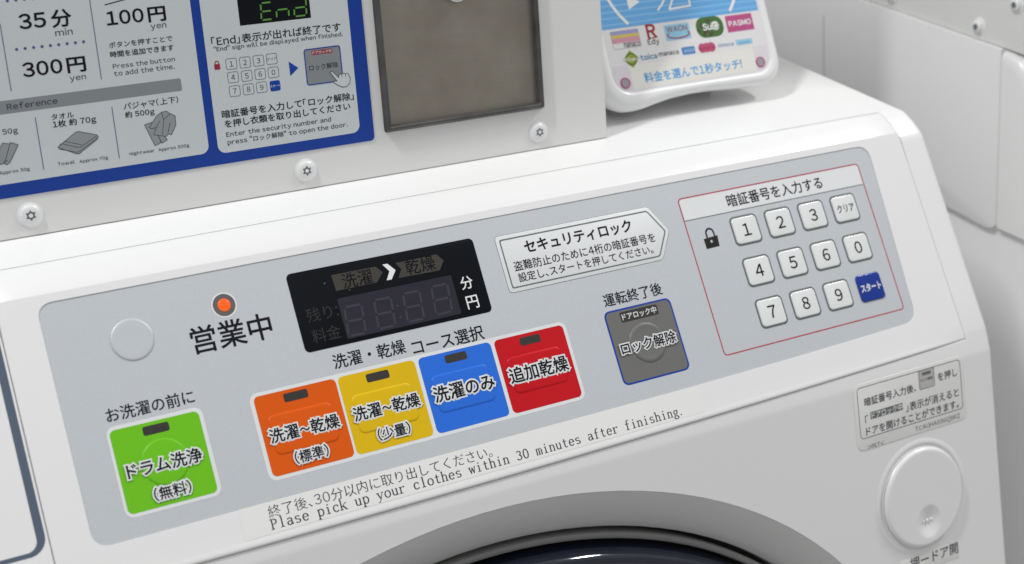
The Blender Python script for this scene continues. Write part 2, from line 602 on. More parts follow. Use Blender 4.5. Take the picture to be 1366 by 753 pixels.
SERIF = {
    'P': [([(.12, 0), (.12, .7)], TK), sf(.12, 0, .24), ([(.0, .69), (.25, .69)], TN_), (arc(.22, .515, .20, .175, 90, -90), 'bowl'), ([(.12, .34), (.25, .34)], TN_)],
    'l': [([(.25, 0), (.25, .74)], TK), sf(.25, 0, .26), ([(.15, .72), (.25, .72)], TN_)],
    'a': [(arc(.24, .35, .14, .12, 160, 0), 'bowl'), ([(.38, .36), (.38, .07), (.45, .02)], TK), (arc(.22, .13, .14, .13, 60, 360, 16), 'bowl'), ([(.29, .24), (.38, .28)], TN_)],
    's': [(arc(.25, .35, .15, .11, 30, 270, 10), 'bowl'), (arc(.25, .12, .16, .12, 90, -150, 12), 'bowl')],
    'e': [(arc(.26, .23, .18, .24, 0, 320, 18), 'bowl'), ([(.08, .25), (.44, .25)], TN_)],
    'p': [([(.12, -.22), (.12, .46)], TK), sf(.12, -.22, .22), ([(.03, .45), (.12, .45)], TN_), (arc(.27, .23, .18, .24, 150, -150, 16), 'bowl')],
    'i': [([(.25, 0), (.25, .46)], TK), sf(.25, 0, .26), ([(.15, .45), (.25, .45)], TN_), ([(.22, .64), (.29, .64)], TK)],
    'c': [(arc(.28, .23, .19, .24, 40, 320, 16), 'bowl'), ([(.39, .37), (.44, .37)], TK)],
    'k': [([(.10, 0), (.10, .74)], TK), sf(.10, 0, .2), ([(.02, .72), (.1, .72)], TN_), ([(.14, .2), (.40, .45)], TN_), ([(.22, .27), (.43, .0)], TK), sf(.42, .45, .15), sf(.43, 0, .16)],
    'u': [([(.11, .46), (.11, .12)], TK), (arc(.25, .14, .14, .14, 180, 330), 'bowl'), ([(.39, .46), (.39, 0)], TK), ([(.02, .45), (.11, .45)], TN_), ([(.30, .45), (.39, .45)], TN_), ([(.39, .01), (.48, .01)], TN_)],
    'y': [([(.08, .45), (.25, .02)], TK), ([(.42, .45), (.24, -.02), (.14, -.2), (.04, -.2)], TN_), sf(.08, .45, .18), sf(.42, .45, .16)],
    'o': [bowl(.25, .23, .19, .24)],
    'r': [([(.15, 0), (.15, .46)], TK), sf(.15, 0, .26), ([(.05, .45), (.15, .45)], TN_), (arc(.36, .26, .2, .2, 160, 70), TN_), ([(.38, .43), (.45, .42)], TK)],
    't': [([(.22, .62), (.22, .1)], TK), (arc(.32, .11, .1, .11, 180, 320), 'bowl'), ([(.08, .45), (.40, .45)], TN_)],
    'h': [([(.11, 0), (.11, .74)], TK), sf(.11, 0, .2), ([(.02, .72), (.11, .72)], TN_), (arc(.25, .32, .14, .14, 160, 0), 'bowl'), ([(.39, .32), (.39, 0)], TK), sf(.39, 0, .2)],
    'w': [([(.04, .45), (.15, .0)], TK), ([(.15, .0), (.25, .42)], TN_), ([(.25, .42), (.36, .0)], TK), ([(.36, .0), (.46, .45)], TN_), sf(.05, .45, .14), sf(.46, .45, .12)],
    'n': [([(.11, 0), (.11, .46)], TK), sf(.11, 0, .2), ([(.02, .45), (.11, .45)], TN_), (arc(.25, .32, .14, .14, 160, 0), 'bowl'), ([(.39, .32), (.39, 0)], TK), sf(.39, 0, .2)],
    'm': [([(.06, 0), (.06, .46)], TK), sf(.06, 0, .13), (arc(.155, .35, .095, .11, 170, 0), TN_), ([(.25, .36), (.25, 0)], TK), sf(.25, 0, .12), (arc(.345, .35, .095, .11, 170, 0), TN_), ([(.44, .36), (.44, 0)], TK), sf(.44, 0, .12)],
    'f': [([(.22, 0), (.22, .58)], TK), sf(.22, 0, .26), (arc(.34, .58, .12, .16, 180, 60), 'bowl'), ([(.08, .45), (.38, .45)], TN_)],
    'g': [bowl(.23, .31, .14, .15), ([(.35, .42), (.46, .45)], TN_), ([(.12, .18), (.12, .06), (.36, .03)], TN_), (arc(.24, -.1, .18, .11, 70, -260, 16), 'bowl')],
    '3': [(arc(.24, .53, .15, .16, 150, -90), 'bowl'), (arc(.24, .19, .18, .18, 90, -160), 'bowl')],
    '0': [bowl(.25, .35, .18, .35)],
    '.': [([(.1, .02), (.17, .02)], TK)],
}


def write_serif(mb, P, s, L, R, h, xh):
    """typed fixed-pitch roman line between two photograph points"""
    L, R = P.px(*L), P.px(*R)
    pitch = (R[0] - L[0]) / (len(s) - 0.75)
    bc = (L[1] + R[1]) / 2
    sc = xh / 0.46
    kx = pitch / 0.54
    lift = 0
    for i, ch in enumerate(s):
        for pts, w in SERIF.get(ch, []):
            q = [(L[0] + i * pitch + x * kx, bc - 0.23 * sc + y * sc) for x, y in pts]
            for j in range(len(q) - 1):
                lift = (lift + 1) % 7
                if w == 'bowl':
                    d = Vector(q[j + 1]) - Vector(q[j])
                    d.normalize()
                    ww = TN_ + (TK - TN_) * abs(d.y)
                else:
                    ww = w
                d = (Vector(q[j + 1]) - Vector(q[j])).normalized() * ww * sc * 0.12
                line(mb, P, Vector(q[j]) - d, Vector(q[j + 1]) + d, ww * sc, h + lift * 0.003)


def rect_px(P, l, r, t, b):
    """rectangle from one photograph point on each side: returns a0, b0, a1, b1"""
    return (P.px(*l)[0], P.px(*b)[1], P.px(*r)[0], P.px(*t)[1])


# ================================================================== SETTING
mb = MB()
mb.add([(-3, -3, -0.93), (4, -3, -0.93), (4, 2, -0.93), (-3, 2, -0.93)], [(0, 1, 2, 3)])
me = bpy.data.meshes.new('floor')
me.from_pydata(mb.v, [], mb.f)
me.materials.append(M['floor'])
fl = bpy.data.objects.new('floor', me)
COL.objects.link(fl)
fl['kind'] = 'structure'
fl['label'] = 'grey floor under the washing machines'

# ================================================================== WASHING MACHINE
XL, XR = -168.0, 548.7
washer = thing('washing_machine', 'white front loading washer with coloured course buttons and number keypad on silver panel',
               'washing machine', (0.19, 0.2, -0.93), 'washing machines side by side')

# contour of the shell in the (Y, Z) plane, mm, from the rear of the top to the foot of the front
S_, C_ = math.sin(TILT), math.cos(TILT)


def pv(v, h=0.0):
    return Vector((-S_ * v - C_ * h, -C_ * v + S_ * h))


H0 = 0.5
d_pan = Vector((-S_, -C_))
d_top = Vector((-1, -TOPS)).normalized()
d_fro = Vector((-0.128, -1)).normalized()


def meet(p, d, q, e):
    k = d.x * e.y - d.y * e.x
    t = ((q.x - p.x) * e.y - (q.y - p.y) * e.x) / k
    return p + d * t


def fillet(c, d0, d1, T, n):
    """points of a rounded corner between incoming direction d0 and outgoing d1"""
    a, b = c - d0 * T, c + d1 * T
    ang = math.acos(max(-1, min(1, d0.dot(d1))))
    R = T / math.tan((math.pi - ang) / 2)
    k = (d1 - d0).normalized()
    ctr = c + k * math.hypot(T, R)
    out = []
    va, vb = a - ctr, b - ctr
    for i in range(n + 1):
        t = i / n
        v = (va * math.sin((1 - t) * ang) + vb * math.sin(t * ang)) / math.sin(ang)
        out.append(ctr + v)
    return out


c1 = meet(Vector((48.6, 20.1)), d_top, pv(0, H0), d_pan)
c2 = meet(pv(0, H0), d_pan, Vector((-65.3, -159.4)), d_fro)
contour = [Vector((470, 20.1 + TOPS * (470 - 48.6)))] + [Vector((y, 20.1 + TOPS * (y - 48.6))) for y in (300, 150, 60, 30, 21)]
f1 = fillet(c1, d_top, d_pan, 11.8, 14)
f2 = fillet(c2, d_pan, d_fro, 7.5, 10)
contour += f1 + [pv(v, H0) for v in (3, 10, 40, 70, 100)] + f2 + [f2[-1] + d_fro * k for k in (1, 3)]
cum = [0.0]
for i in range(1, len(contour)):
    cum.append(cum[-1] + (contour[i] - contour[i - 1]).length)
i0 = min(range(len(contour)), key=lambda i: (contour[i] - pv(3, H0)).length)
cum = [c - cum[i0] + 3 for c in cum]


def cpt(s, off=0.0):
    """contour point at arc length s (s equals panel v on the flat part), pushed outwards by off"""
    i = 0
    while i < len(cum) - 2 and cum[i + 1] < s:
        i += 1
    t = (s - cum[i]) / (cum[i + 1] - cum[i])
    p = contour[i].lerp(contour[i + 1], t)

    def nrm(k):
        k0, k1 = max(0, k - 1), min(len(contour) - 1, k + 1)
        d = (contour[k1] - contour[k0]).normalized()
        return Vector((d.y, -d.x))
    n = nrm(i).lerp(nrm(i + 1), max(0, min(1, t))).normalized()
    return p + n * off


def w3(x, yz):
    return Vector((x, yz.x, yz.y)) * 0.001


S_TOP = min((abs(cpt(s * 0.05).x - 20.0), s * 0.05) for s in range(-800, 0))[1]     # seam on the top
S_END = cum[-1]


def seam(x):
    return 135.0 - 4.0 * ((x - 170) / 350.0) ** 2


FX0, FX1 = -17.3, 527.0          # fascia
DX0, DX1 = -147.0, -17.9         # detergent drawer
HX0, HX1 = -147.3, 527.3         # hole in the cabinet
rowsA = [c for c in cum if c < S_TOP - 0.6]
rowsB = [c for c in cum if S_TOP + 0.6 < c < 128]
rowsC = [0.0, 0.5, 1.5, 3.0, 5.0]
cab = MB()
ER = 6.0
ends = [(ER * (1 - math.sin(t)), ER * (1 - math.cos(t))) for t in [math.radians(k) for k in (90, 72, 54, 36, 18, 0)]]
colsR = [(HX1, 0)] + [(XR - ER + ER * math.sin(math.radians(k)), -ER * (1 - math.cos(math.radians(k)))) for k in range(0, 91, 15)]
colsL = [(HX0, 0)] + [(XL + ER - ER * math.sin(math.radians(k)), -ER * (1 - math.cos(math.radians(k)))) for k in range(0, 91, 15)]
colsM = [(x, 0) for x in [HX0 + (HX1 - HX0) * k / 24 for k in range(25)]]


def grid(mb, cols, rowf, n, flip=False):
    vs = []
    for x, off in cols:
        for j in range(n):
            s, e = rowf(x, j)
            vs.append(w3(x, cpt(s, off + e)))
    fs = []
    for i in range(len(cols) - 1):
        for j in range(n - 1):
            f = (i * n + j, i * n + j + 1, (i + 1) * n + j + 1, (i + 1) * n + j)
            fs.append(tuple(reversed(f)) if flip else f)
    mb.add(vs, fs)


# top: rear to the seam; then the flange down into the gap
GAP = 0.16
rT = rowsA + [S_TOP - GAP - 0.25, S_TOP - GAP]
grid(cab, list(reversed(colsL))[:-1] + colsM + colsR[1:], lambda x, j: (rT[j], 0), len(rT))
grid(cab, colsM, lambda x, j: (S_TOP - GAP, (0, -4)[j]), 2)
# end caps beside the fascia
S_CAP = seam(HX1) + 0.8
rC = [S_TOP - GAP] + rowsB + [128, S_CAP]
for cols, fl_ in ((colsR, False), (colsL, True)):
    grid(cab, cols, lambda x, j: (rC[j], 0), len(rC), fl_)
    xe = cols[0][0]
    vs = [w3(xe, cpt(s, 0)) for s in rC] + [w3(xe, cpt(s, -4)) for s in rC]
    n = len(rC)
    cab.add(vs, [((j, j + 1, n + j + 1, n + j) if fl_ else (n + j, n + j + 1, j + 1, j)) for j in range(n - 1)])
# strip under the seam down to the flat front
allc = list(reversed(colsL))[:-1] + colsM + colsR[1:]
NF = 9


def rowf(x, j):
    t0 = seam(x) + 0.8 if HX0 <= x < HX1 - .01 else S_CAP
    return (t0 + (S_END - t0) * j / (NF - 1), 0)


grid(cab, list(reversed(colsL)), rowf, NF)
grid(cab, colsR, rowf, NF)
grid(cab, colsM, rowf, NF)
# lip under the seam with a small bevel
grid(cab, colsM, lambda x, j: ((seam(x) - 0.05, seam(x) - 0.05, seam(x) + 0.08, seam(x) + 0.35, seam(x) + 0.8)[j], (-8, -1.0, -0.5, -0.14, 0)[j]), 5)
for xe in (HX0, HX1):
    pass
# flat front with an oval door opening
end = cpt(S_END)
FE = Vector((end.x, end.y))
bE = (FRO.w.y * (end.x / 1000 - FRO.o.y) + FRO.w.z * (end.y / 1000 - FRO.o.z)) * 1000
DCX, DCB, DRA, DRB = 190.0, -208.0, 280.0, 232.0
oval = circ(DCX, DCB, DRA, DRB, 128)
fill(cab, FRO, [(XL + ER, -760), (XR - ER, -760), (XR - ER, bE), (XL + ER, bE)], 0, [list(reversed(oval))])
for sgn, x0 in ((1, XR), (-1, XL)):
    L = []
    for k in range(0, 91, 15):
        t = math.radians(k)
        x = x0 - sgn * ER + sgn * ER * math.sin(t)
        L.append([FRO.at(x, bE, -ER * (1 - math.cos(t))), FRO.at(x, -760, -ER * (1 - math.cos(t)))])
    if sgn > 0:
        L = L[::-1]
    loft(cab, L, closed=False)
# side walls
for x0, sgn in ((XR, 1), (XL, -1)):
    prof = [cpt(s, -ER) for s in rowsA + rC + [135, 140, S_END]]
    b = FRO.at(0, -760, -ER) * 1000
    prof.append(Vector((b.y, b.z)))
    prof.append(Vector((470, b.z)))
    loops = [[Vector((p.x, p.y, 0)) for p in prof]]
    tri = geometry.tessellate_polygon(loops)
    cab.add([Vector((x0, p.x, p.y)) * 0.001 for p in prof], [tuple(t) for t in tri])
cabinet = cab.build('cabinet', M['white'], washer)

# feet
for fx in (XL + 60, XR - 60):
    for fy in (0, 400):
        f = MB()
        loft(f, [[Vector((fx + 22 * math.cos(t * math.pi / 8), fy + 22 * math.sin(t * math.pi / 8), z)) * 0.001 for t in range(16)]
                 for z in (-930, -905)], True, True)
        f.build('foot', M['gasket'], washer)


# fascia: rounded ridge, flat field, rolled lower lip
LIP = [(123, 0), (130.3, 0), (130.9, .03), (131.7, .12), (132.6, .16), (133.3, .12), (133.8, -.02), (134.1, -.25), (134.3, -.6), (134.4, -1.1), (134.42, -9)]


def edge_cols(x0, x1, n):
    return [(x0, -4), (x0, -.3), (x0 + .1, -.09), (x0 + .3, 0)] + [(x0 + .3 + (x1 - x0 - .6) * k / n, 0) for k in range(1, n)] + \
           [(x1 - .3, 0), (x1 - .1, -.09), (x1, -.3), (x1, -4)]


def fascia(x0, x1, v0, v1, hole):
    mb = MB()
    up = [(S_TOP + GAP, -4), (S_TOP + GAP, -.3), (S_TOP + GAP + .1, -.09), (S_TOP + GAP + .35, 0)] + \
         [(c, 0) for c in rowsB if c < v0 - 0.6] + [(v0 - .5, 0), (v0, 0)]
    cols = edge_cols(x0, x1, 24)
    grid(mb, cols, lambda x, j: up[j], len(up))
    low = [(v1, 0)] + LIP

    def lf(x, j):
        s, e = low[j]
        k = (seam(x) - 123) / (134.7 - 123)
        return (s if s <= 123 else 123 + (s - 123) * k, e)
    vs = []
    for x, off in cols:
        w_ = min(1, max(0, 1 - (FX1 - x) / 26.0)) ** 2
        for j in range(len(low)):
            s, e = lf(x, j)
            flat = pv(s, H0 + off + (e if e <= 0 else e * (1 - .8 * w_)))
            dv = cpt(s) - pv(s, H0)
            vs.append(w3(x, flat + dv * w_ * min(1, max(0, (s - 122) / 6.0))))
    n = len(low)
    mb.add(vs, [(i * n + j, i * n + j + 1, (i + 1) * n + j + 1, (i + 1) * n + j) for i in range(len(cols) - 1) for j in range(n - 1)])
    for c in (cols[:4], cols[-4:]):
        vs_ = [v0 + (v1 - v0) * k / 6 for k in range(7)]
        grid(mb, c, lambda x, j: (vs_[j], 0), 7)
    o = [(x0 + .3, -v1), (x1 - .3, -v1), (x1 - .3, -v0), (x0 + .3, -v0)]
    fill(mb, PAN, o, H0, [list(reversed(hole))] if hole else [])
    if hole:
        n = len(hole)
        L = [[PAN.at(a, b, H0 - .12) for a, b in inset(hole, -.02)], [PAN.at(a, b, -.6) for a, b in hole]]
        L = [[PAN.at(a, b, H0) for a, b in hole], [PAN.at(a, b, H0 - .1) for a, b in inset(hole, .08)], [PAN.at(a, b, -.6) for a, b in inset(hole, .12)]]
        loft(mb, L)
    return mb


# outline of the silver sheet (slightly bowed lower edge, right side leaning in)
qa = []
for k in range(13):
    a = 0 + 494 * k / 12
    qa.append((a, -115.6 + 3.2 * max(0, (a - 250) / 245) ** 2))


def corner(p0, p1, p2, r, n=7):
    p0, p1, p2 = Vector(p0), Vector(p1), Vector(p2)
    a = p1 + (p0 - p1).normalized() * r
    c = p1 + (p2 - p1).normalized() * r
    return [tuple(a * (1 - t) ** 2 + p1 * 2 * t * (1 - t) + c * t * t) for t in [k / n for k in range(n + 1)]]


BLc, BRc, TRc, TLc = (0.2, -115.6), (495.0, -112.2), (500.5, 0.0), (0.0, 0.0)
hole = corner(TLc, BLc, (60, -115.6), 8.5) + [q for q in qa if 15 < q[0] < 480] + corner(qa[-2], BRc, TRc, 9) + \
    corner(BRc, TRc, TLc, 10) + corner(TRc, TLc, BLc, 8)
fb = fascia(FX0, FX1, -4, 122, hole)
control = fb.build('control_fascia', M['white'], washer)
db = fascia(DX0, DX1, -4, 122, None)
drawer = db.build('detergent_drawer', M['white'], washer, 'detergent drawer with slate outline left of the silver panel')
# slate outline printed on the drawer
dr1 = rr(-140, -112.0, -18.9, -2, 8, 8)
dr0 = rr(-136, -108.2, -22.8, -6, 5, 8)
b_ = PAN.px(48.3, 742.6)
b2_ = PAN.px(39.5, 738.2)
dr1 = rr(-140, b_[1], -18.95, -2, 8, 8)
dr0 = rr(-136, b2_[1], -22.75, -6, 5, 8)
mb = MB()
ring(mb, PAN, dr1, dr0, H0 + 0.06)
mb.build('outline', M['slate'], drawer)

# silver sheet
mb = MB()
fill(mb, PAN, inset(hole, -0.05), 0)
panel = mb.build('control_panel', M['silver'], washer)

# lettering printed straight on the silver sheet
T1 = 0.06
for s_, l_, r_, h_ in (('お洗濯の前に', (141, 553.5), (258.8, 530.5), T1), ('営業中', (254.7, 452.5), (362.4, 437.2), T1),
                       ('洗濯・乾燥', (444, 482), (540.6, 463.5), T1), ('コース選択', (549.5, 463), (645, 444.5), T1),
                       ('運転終了後', (805, 401.5), (882.5, 385.5), T1), ('暗証番号を入力する', (969.3, 268), (1096, 244.3), 0.18)):
    mb = MB()
    write(mb, PAN, s_, l_, r_, h_, .012)
    mb.build('lettering', M['ink'], panel)
mb = MB()
# padlock
lk = [PAN.px(*q) for q in ((943.0, 332.8), (960.0, 328.4), (956.8, 314.0), (938.6, 319.3))]
fill(mb, PAN, lk, T1, [list(reversed(circ(*PAN.px(949.2, 322.2), 0.85, n=12)))])
ca, cb_ = PAN.px(947.5, 313.5)
polyline(mb, PAN, [(ca - 2.6, cb_ - 1.2), (ca - 2.6, cb_ + 0.6)] + [(ca + 2.6 * math.cos(math.radians(t)), cb_ + .8 + 2.9 * math.sin(math.radians(t))) for t in range(180, -1, -15)] + [(ca + 2.6, cb_ + 0.6), (ca + 2.6, cb_ - 1.2)], 1.05, T1 + .02, dh=.004)
mb.build('padlock_symbol', M['padlock'], panel)

# red outlined keypad area
R0 = PAN.px(903.5, 266.5)
R1 = PAN.px(1204.3, 412.3)
ka0, kb1 = (R0[0] + PAN.px(967.3, 475)[0]) / 2, (R0[1] + PAN.px(1145, 218.5)[1]) / 2
ka1, kb0 = (R1[0] + PAN.px(1145, 218.5)[0]) / 2, (R1[1] + PAN.px(967.3, 475)[1]) / 2
hb = (PAN.px(915, 294.7)[1] + PAN.px(1148.8, 246.9)[1]) / 2
mb = MB()
ring(mb, PAN, rr(ka0 - .35, kb0 - .35, ka1 + .35, kb1 + .35, 2.6), rr(ka0 + .35, kb0 + .35, ka1 - .35, kb1 - .35, 1.9), T1)
mb.build('keypad_outline', M['red_line'], panel)
mb = MB()
o_ = rr(ka0 + .5, kb0 + .5, ka1 - .5, kb1 - .5, 1.9)
fill(mb, PAN, [(ka0 + .5, hb)] + [(ka1 - .5, hb)] + [q for q in o_ if q[1] > hb], T1 + .03)
mb.build('keypad_heading', M['frame_white'], panel)
mb = MB()
line(mb, PAN, (ka0 + .5, hb), (ka1 - 1.0, hb), .42, T1 + .08)
mb.build('heading_rule', M['key_outline'], panel)

# number keys
K1 = rect_px(PAN, (972.5, 297.6), (1017.6, 316.6), (1001.5, 285.4), (985.4, 329))
K9 = rect_px(PAN, (1096.6, 383.2), (1138.6, 403.7), (1124.7, 371.5), (1110.8, 416.6))
kw = ((K1[2] - K1[0]) + (K9[2] - K9[0])) / 2 - 0.5
kh = ((K1[3] - K1[1]) + (K9[3] - K9[1])) / 2 - 0.5
c1a, c1b = (K1[0] + K1[2]) / 2, (K1[1] + K1[3]) / 2
c9a, c9b = (K9[0] + K9[2]) / 2, (K9[1] + K9[3]) / 2
pa, pb = (c9a - c1a) / 2, (c9b - c1b) / 2
for j, rowt in enumerate((('1', '2', '3', 'クリア'), ('4', '5', '6', '0'), ('7', '8', '9', 'スタート'))):
    for i, s in enumerate(rowt):
        ca, cb2 = c1a + i * pa, c1b + j * pb
        start = s == 'スタート'
        e = 0.35 if start else 0
        k = MB()
        g_ = .25 if start else .75
        raised(k, PAN, rrs(ca - kw / 2 + g_, cb2 - kh / 2 + g_, ca + kw / 2 - g_, cb2 + kh / 2 - g_, 2.4), -.2, .9, .75, 5)
        nm = 'start_key' if start else ('clear_key' if s == 'クリア' else 'number_key')
        ko = k.build(nm, M['navy'] if start else M['key_white'], washer, 'navy blue key' if start else None, sharp=60)
        k = MB()
        if len(s) == 1:
            write_at(k, PAN, s, ca, cb2, kh * .42, .97, 0.012)
        elif start:
            write(k, PAN, s, (ca - kw * .40, cb2), (ca + kw * .40, cb2), 0.97, 0.035, 1.3, px=False)
        else:
            write(k, PAN, s, (ca - kw * .34, cb2), (ca + kw * .34, cb2), 0.97, 0.016, 1.25, px=False)
        k.build('lettering', M['halo'] if start else M['ink'], ko)
        if not start:
            k = MB()
            fill(k, PAN, rr(ca - kw / 2 - .3, cb2 - kh / 2 - .3, ca + kw / 2 + .3, cb2 + kh / 2 + .3, 3.2), T1 + .03)
            k.build('outline', M['key_outline'], ko)

# course buttons -----------------------------------------------------
G = rect_px(PAN, (139.9, 577), (284, 605), (200, 557.6), (230, 677.5))
green_out = [PAN.px(*q) for q in ((138.6, 571.9), (267.1, 541.9), (298.4, 659.5), (169.8, 693.2))]
gA0, gA1 = (green_out[0][0] + green_out[3][0]) / 2, (green_out[1][0] + green_out[2][0]) / 2
gB1, gB0 = (green_out[0][1] + green_out[1][1]) / 2, (green_out[2][1] + green_out[3][1]) / 2
cs_out = [PAN.px(*q) for q in ((329.6, 527.6), (752.6, 428.2), (782.5, 531.9), (361.2, 643.4))]
sA0, sA1 = (cs_out[0][0] + cs_out[3][0]) / 2, (cs_out[1][0] + cs_out[2][0]) / 2
sB1, sB0 = (cs_out[0][1] + cs_out[1][1]) / 2, (cs_out[2][1] + cs_out[3][1]) / 2
mb = MB()
fill(mb, PAN, rr(gA0, gB0, gA1, gB1, 4.2), T1)
mb.build('button_frame', M['frame_white'], panel)
mb = MB()
fill(mb, PAN, rr(sA0, sB0, sA1, sB1, 4.2), T1)
mb.build('button_frame', M['frame_white'], panel)


def course_button(name, mat, R, capL, capR, cap, subL=None, subR=None, sub=None, ind=None, pad='rect', label=None):
    a0, b0, a1, b1 = R
    mb = MB()
    fill(mb, PAN, rr(a0, b0, a1, b1, 2.6), T1 + .06)
    bt = mb.build(name, mat, washer, label)
    H = T1 + .06
    mb = MB()
    if pad == 'rect':
        q = (a0 + 4.2, b0 + 9.4, a1 - 5.0, b1 - 10.4)
        L = [[PAN.at(a, b, H + h) for a, b in rr(q[0] + d, q[1] + d, q[2] - d, q[3] - d, 3.4 - d)] for d, h in ((0, .0), (.25, .22), (.7, .42), (1.2, .46))]
    else:
        ca, cb, r = pad
        L = [[PAN.at(a, b, H + h) for a, b in circ(ca, cb, r - d)] for d, h in ((0, .0), (.25, .22), (.7, .42), (1.2, .46))]
    loft(mb, L, cap1=True)
    mb.build('raised_pad', mat, bt, sharp=60)
    T = H + .50
    if ind:
        mb = MB()
        ia, ib = PAN.px(*ind)
        fill(mb, PAN, rr(ia - 6.2, ib - 2.15, ia + 6.2, ib + 2.15, 1.0, 4), H + .05)
        mb.build('indicator_window', M['indicator'], bt)
    ol, tx = MB(), MB()
    write(ol, PAN, cap, capL, capR, T, 0.0, halo=0.115)
    write(tx, PAN, cap, capL, capR, T + .10, 0.020)
    if sub:
        write(ol, PAN, sub, subL, subR, T, 0.0, halo=0.13)
        write(tx, PAN, sub, subL, subR, T + .10, 0.018)
    ol.build('caption_outline', M['halo'], bt)
    tx.build('caption', M['ink'], bt)
    return bt


gr = rect_px(PAN, (146, 581), (290.3, 652.7), (255.9, 549.8), (285.2, 657.8))
gp = PAN.px(220.3, 616)
course_button('drum_cleaning_button', M['green'], gr, (168.8, 628.5), (269, 608), 'ドラム洗浄', (205.4, 660.5), (254.5, 649), '(無料)', (208, 572.3), (*gp, 11.1), 'green button')
ors = rect_px(PAN, (338.3, 535.4), (472.3, 602.5), (437.1, 506.8), (370.5, 636.1))
yel = rect_px(PAN, (450.3, 507.6), (577.6, 574.4), (546.9, 481.4), (501.5, 600.8))
blu = rect_px(PAN, (557.5, 482.5), (679.4, 549.5), (647.9, 457.6), (589.3, 578.5))
red = rect_px(PAN, (658.7, 458), (775.4, 522.7), (745.4, 434.3), (689.3, 551.4))
rows_b0 = sum(q[1] for q in (ors, yel, blu, red)) / 4
rows_b1 = sum(q[3] for q in (ors, yel, blu, red)) / 4
fix = lambda q: (q[0], rows_b0, q[2], rows_b1)
course_button('wash_and_dry_button', M['orange'], fix(ors), (359.5, 582.5), (451.8, 561.5), '洗濯~乾燥', (393, 611), (437.5, 601), '(標準)', (394.4, 528), label='orange button')
course_button('small_load_button', M['yellow'], fix(yel), (471.2, 554), (558.8, 532.8), '洗濯~乾燥', (503.7, 580.5), (546.5, 570.8), '(少量)', (503.7, 502), label='yellow button')
course_button('wash_only_button', M['blue'], fix(blu), (578.4, 527.5), (658.2, 509), '洗濯のみ', ind=(608, 476.9), label='blue button')
course_button('extra_drying_button', M['red'], fix(red), (679.5, 502.3), (756.3, 484.3), '追加乾燥', ind=(707, 453.7), label='red button')

# unlock button
lkp = [PAN.px(*q) for q in ((803.7, 417.5), (892.7, 397), (921.4, 492), (833.3, 516.3))]
lA0, lA1 = (lkp[0][0] + lkp[3][0]) / 2, (lkp[1][0] + lkp[2][0]) / 2
lB1, lB0 = (lkp[0][1] + lkp[1][1]) / 2, (lkp[2][1] + lkp[3][1]) / 2
mb = MB()
fill(mb, PAN, rr(lA0, lB0, lA1, lB1, 3.6), T1)
un = mb.build('unlock_button', M['blue_print'], washer, 'grey button with a blue border')
mb = MB()
fill(mb, PAN, rr(lA0 + 1.0, lB0 + 1.0, lA1 - 1.0, lB1 - 1.0, 2.8), T1 + .06)
mb.build('button_face', M['grey_button'], un)
mb = MB()
ua, ub = PAN.px(864, 456.9)
H = T1 + .06
loft(mb, [[PAN.at(a, b, H + h) for a, b in circ(ua, ub, 11.4 - d)] for d, h in ((0, 0), (.3, .3), (.9, .6), (1.8, .7), (2.6, .62), (4, .5))], cap1=True)
mb.build('raised_pad', M['grey_button'], un, sharp=60)
mb = MB()
tile = [PAN.px(*q) for q in ((829.8, 429.8), (877.4, 418), (875.4, 407), (826.6, 418.8))]
ta0, ta1 = (tile[0][0] + tile[3][0]) / 2, (tile[1][0] + tile[2][0]) / 2
tb0, tb1 = (tile[0][1] + tile[1][1]) / 2, (tile[2][1] + tile[3][1]) / 2
fill(mb, PAN, rr(ta0 - .3, tb0 - .6, ta1 + .3, tb1 + .5, .8, 3), H + .05)
mb.build('indicator_window', M['indicator'], un)
mb = MB()
write(mb, PAN, 'ドアロック中', (ta0 + .8, (tb0 + tb1) / 2), (ta1 - .8, (tb0 + tb1) / 2), H + .1, 0.02, 1.0, px=False)
mb.build('lettering', M['halo'], un)
ol, tx = MB(), MB()
write(ol, PAN, 'ロック解除', (827.5, 465.5), (900.2, 450), H + .74, 0, halo=.11)
write(tx, PAN, 'ロック解除', (827.5, 465.5), (900.2, 450), H + .85, .018)
ol.build('caption_outline', M['halo'], un)
tx.build('caption', M['ink'], un)

# blank round button
ba, bb = PAN.px(176.5, 453.2)
mb = MB()
loft(mb, [[PAN.at(a, b, h) for a, b in circ(ba, bb, 10.15 - d, n=64)] for d, h in ((0, -.1), (.0, .2), (.2, .42), (.6, .6), (1.2, .66), (3.5, .62), (7, .58))], cap1=True)
mb.build('blank_button', M['silver'], washer, sharp=60)

# power lamp
la, lb = PAN.px(298.9, 407.2)
mb = MB()
fill(mb, PAN, circ(la, lb, 6.35, n=40), T1)
lamp = mb.build('power_lamp', M['frame_white'], washer, 'glowing red lamp')
mb = MB()
fill(mb, PAN, circ(la, lb, 5.55, n=40), T1 + .05)
mb.build('lamp_surround', M['lens_ring'], lamp)
mb = MB()
loft(mb, [[PAN.at(a, b, T1 + .1 + h) for a, b in circ(la, lb, r, n=32)] for r, h in ((3.15, 0), (2.9, .2), (2.2, .5), (1.2, .7), (.3, .75))], cap1=True)
mb.build('lens', M['lens'], lamp)

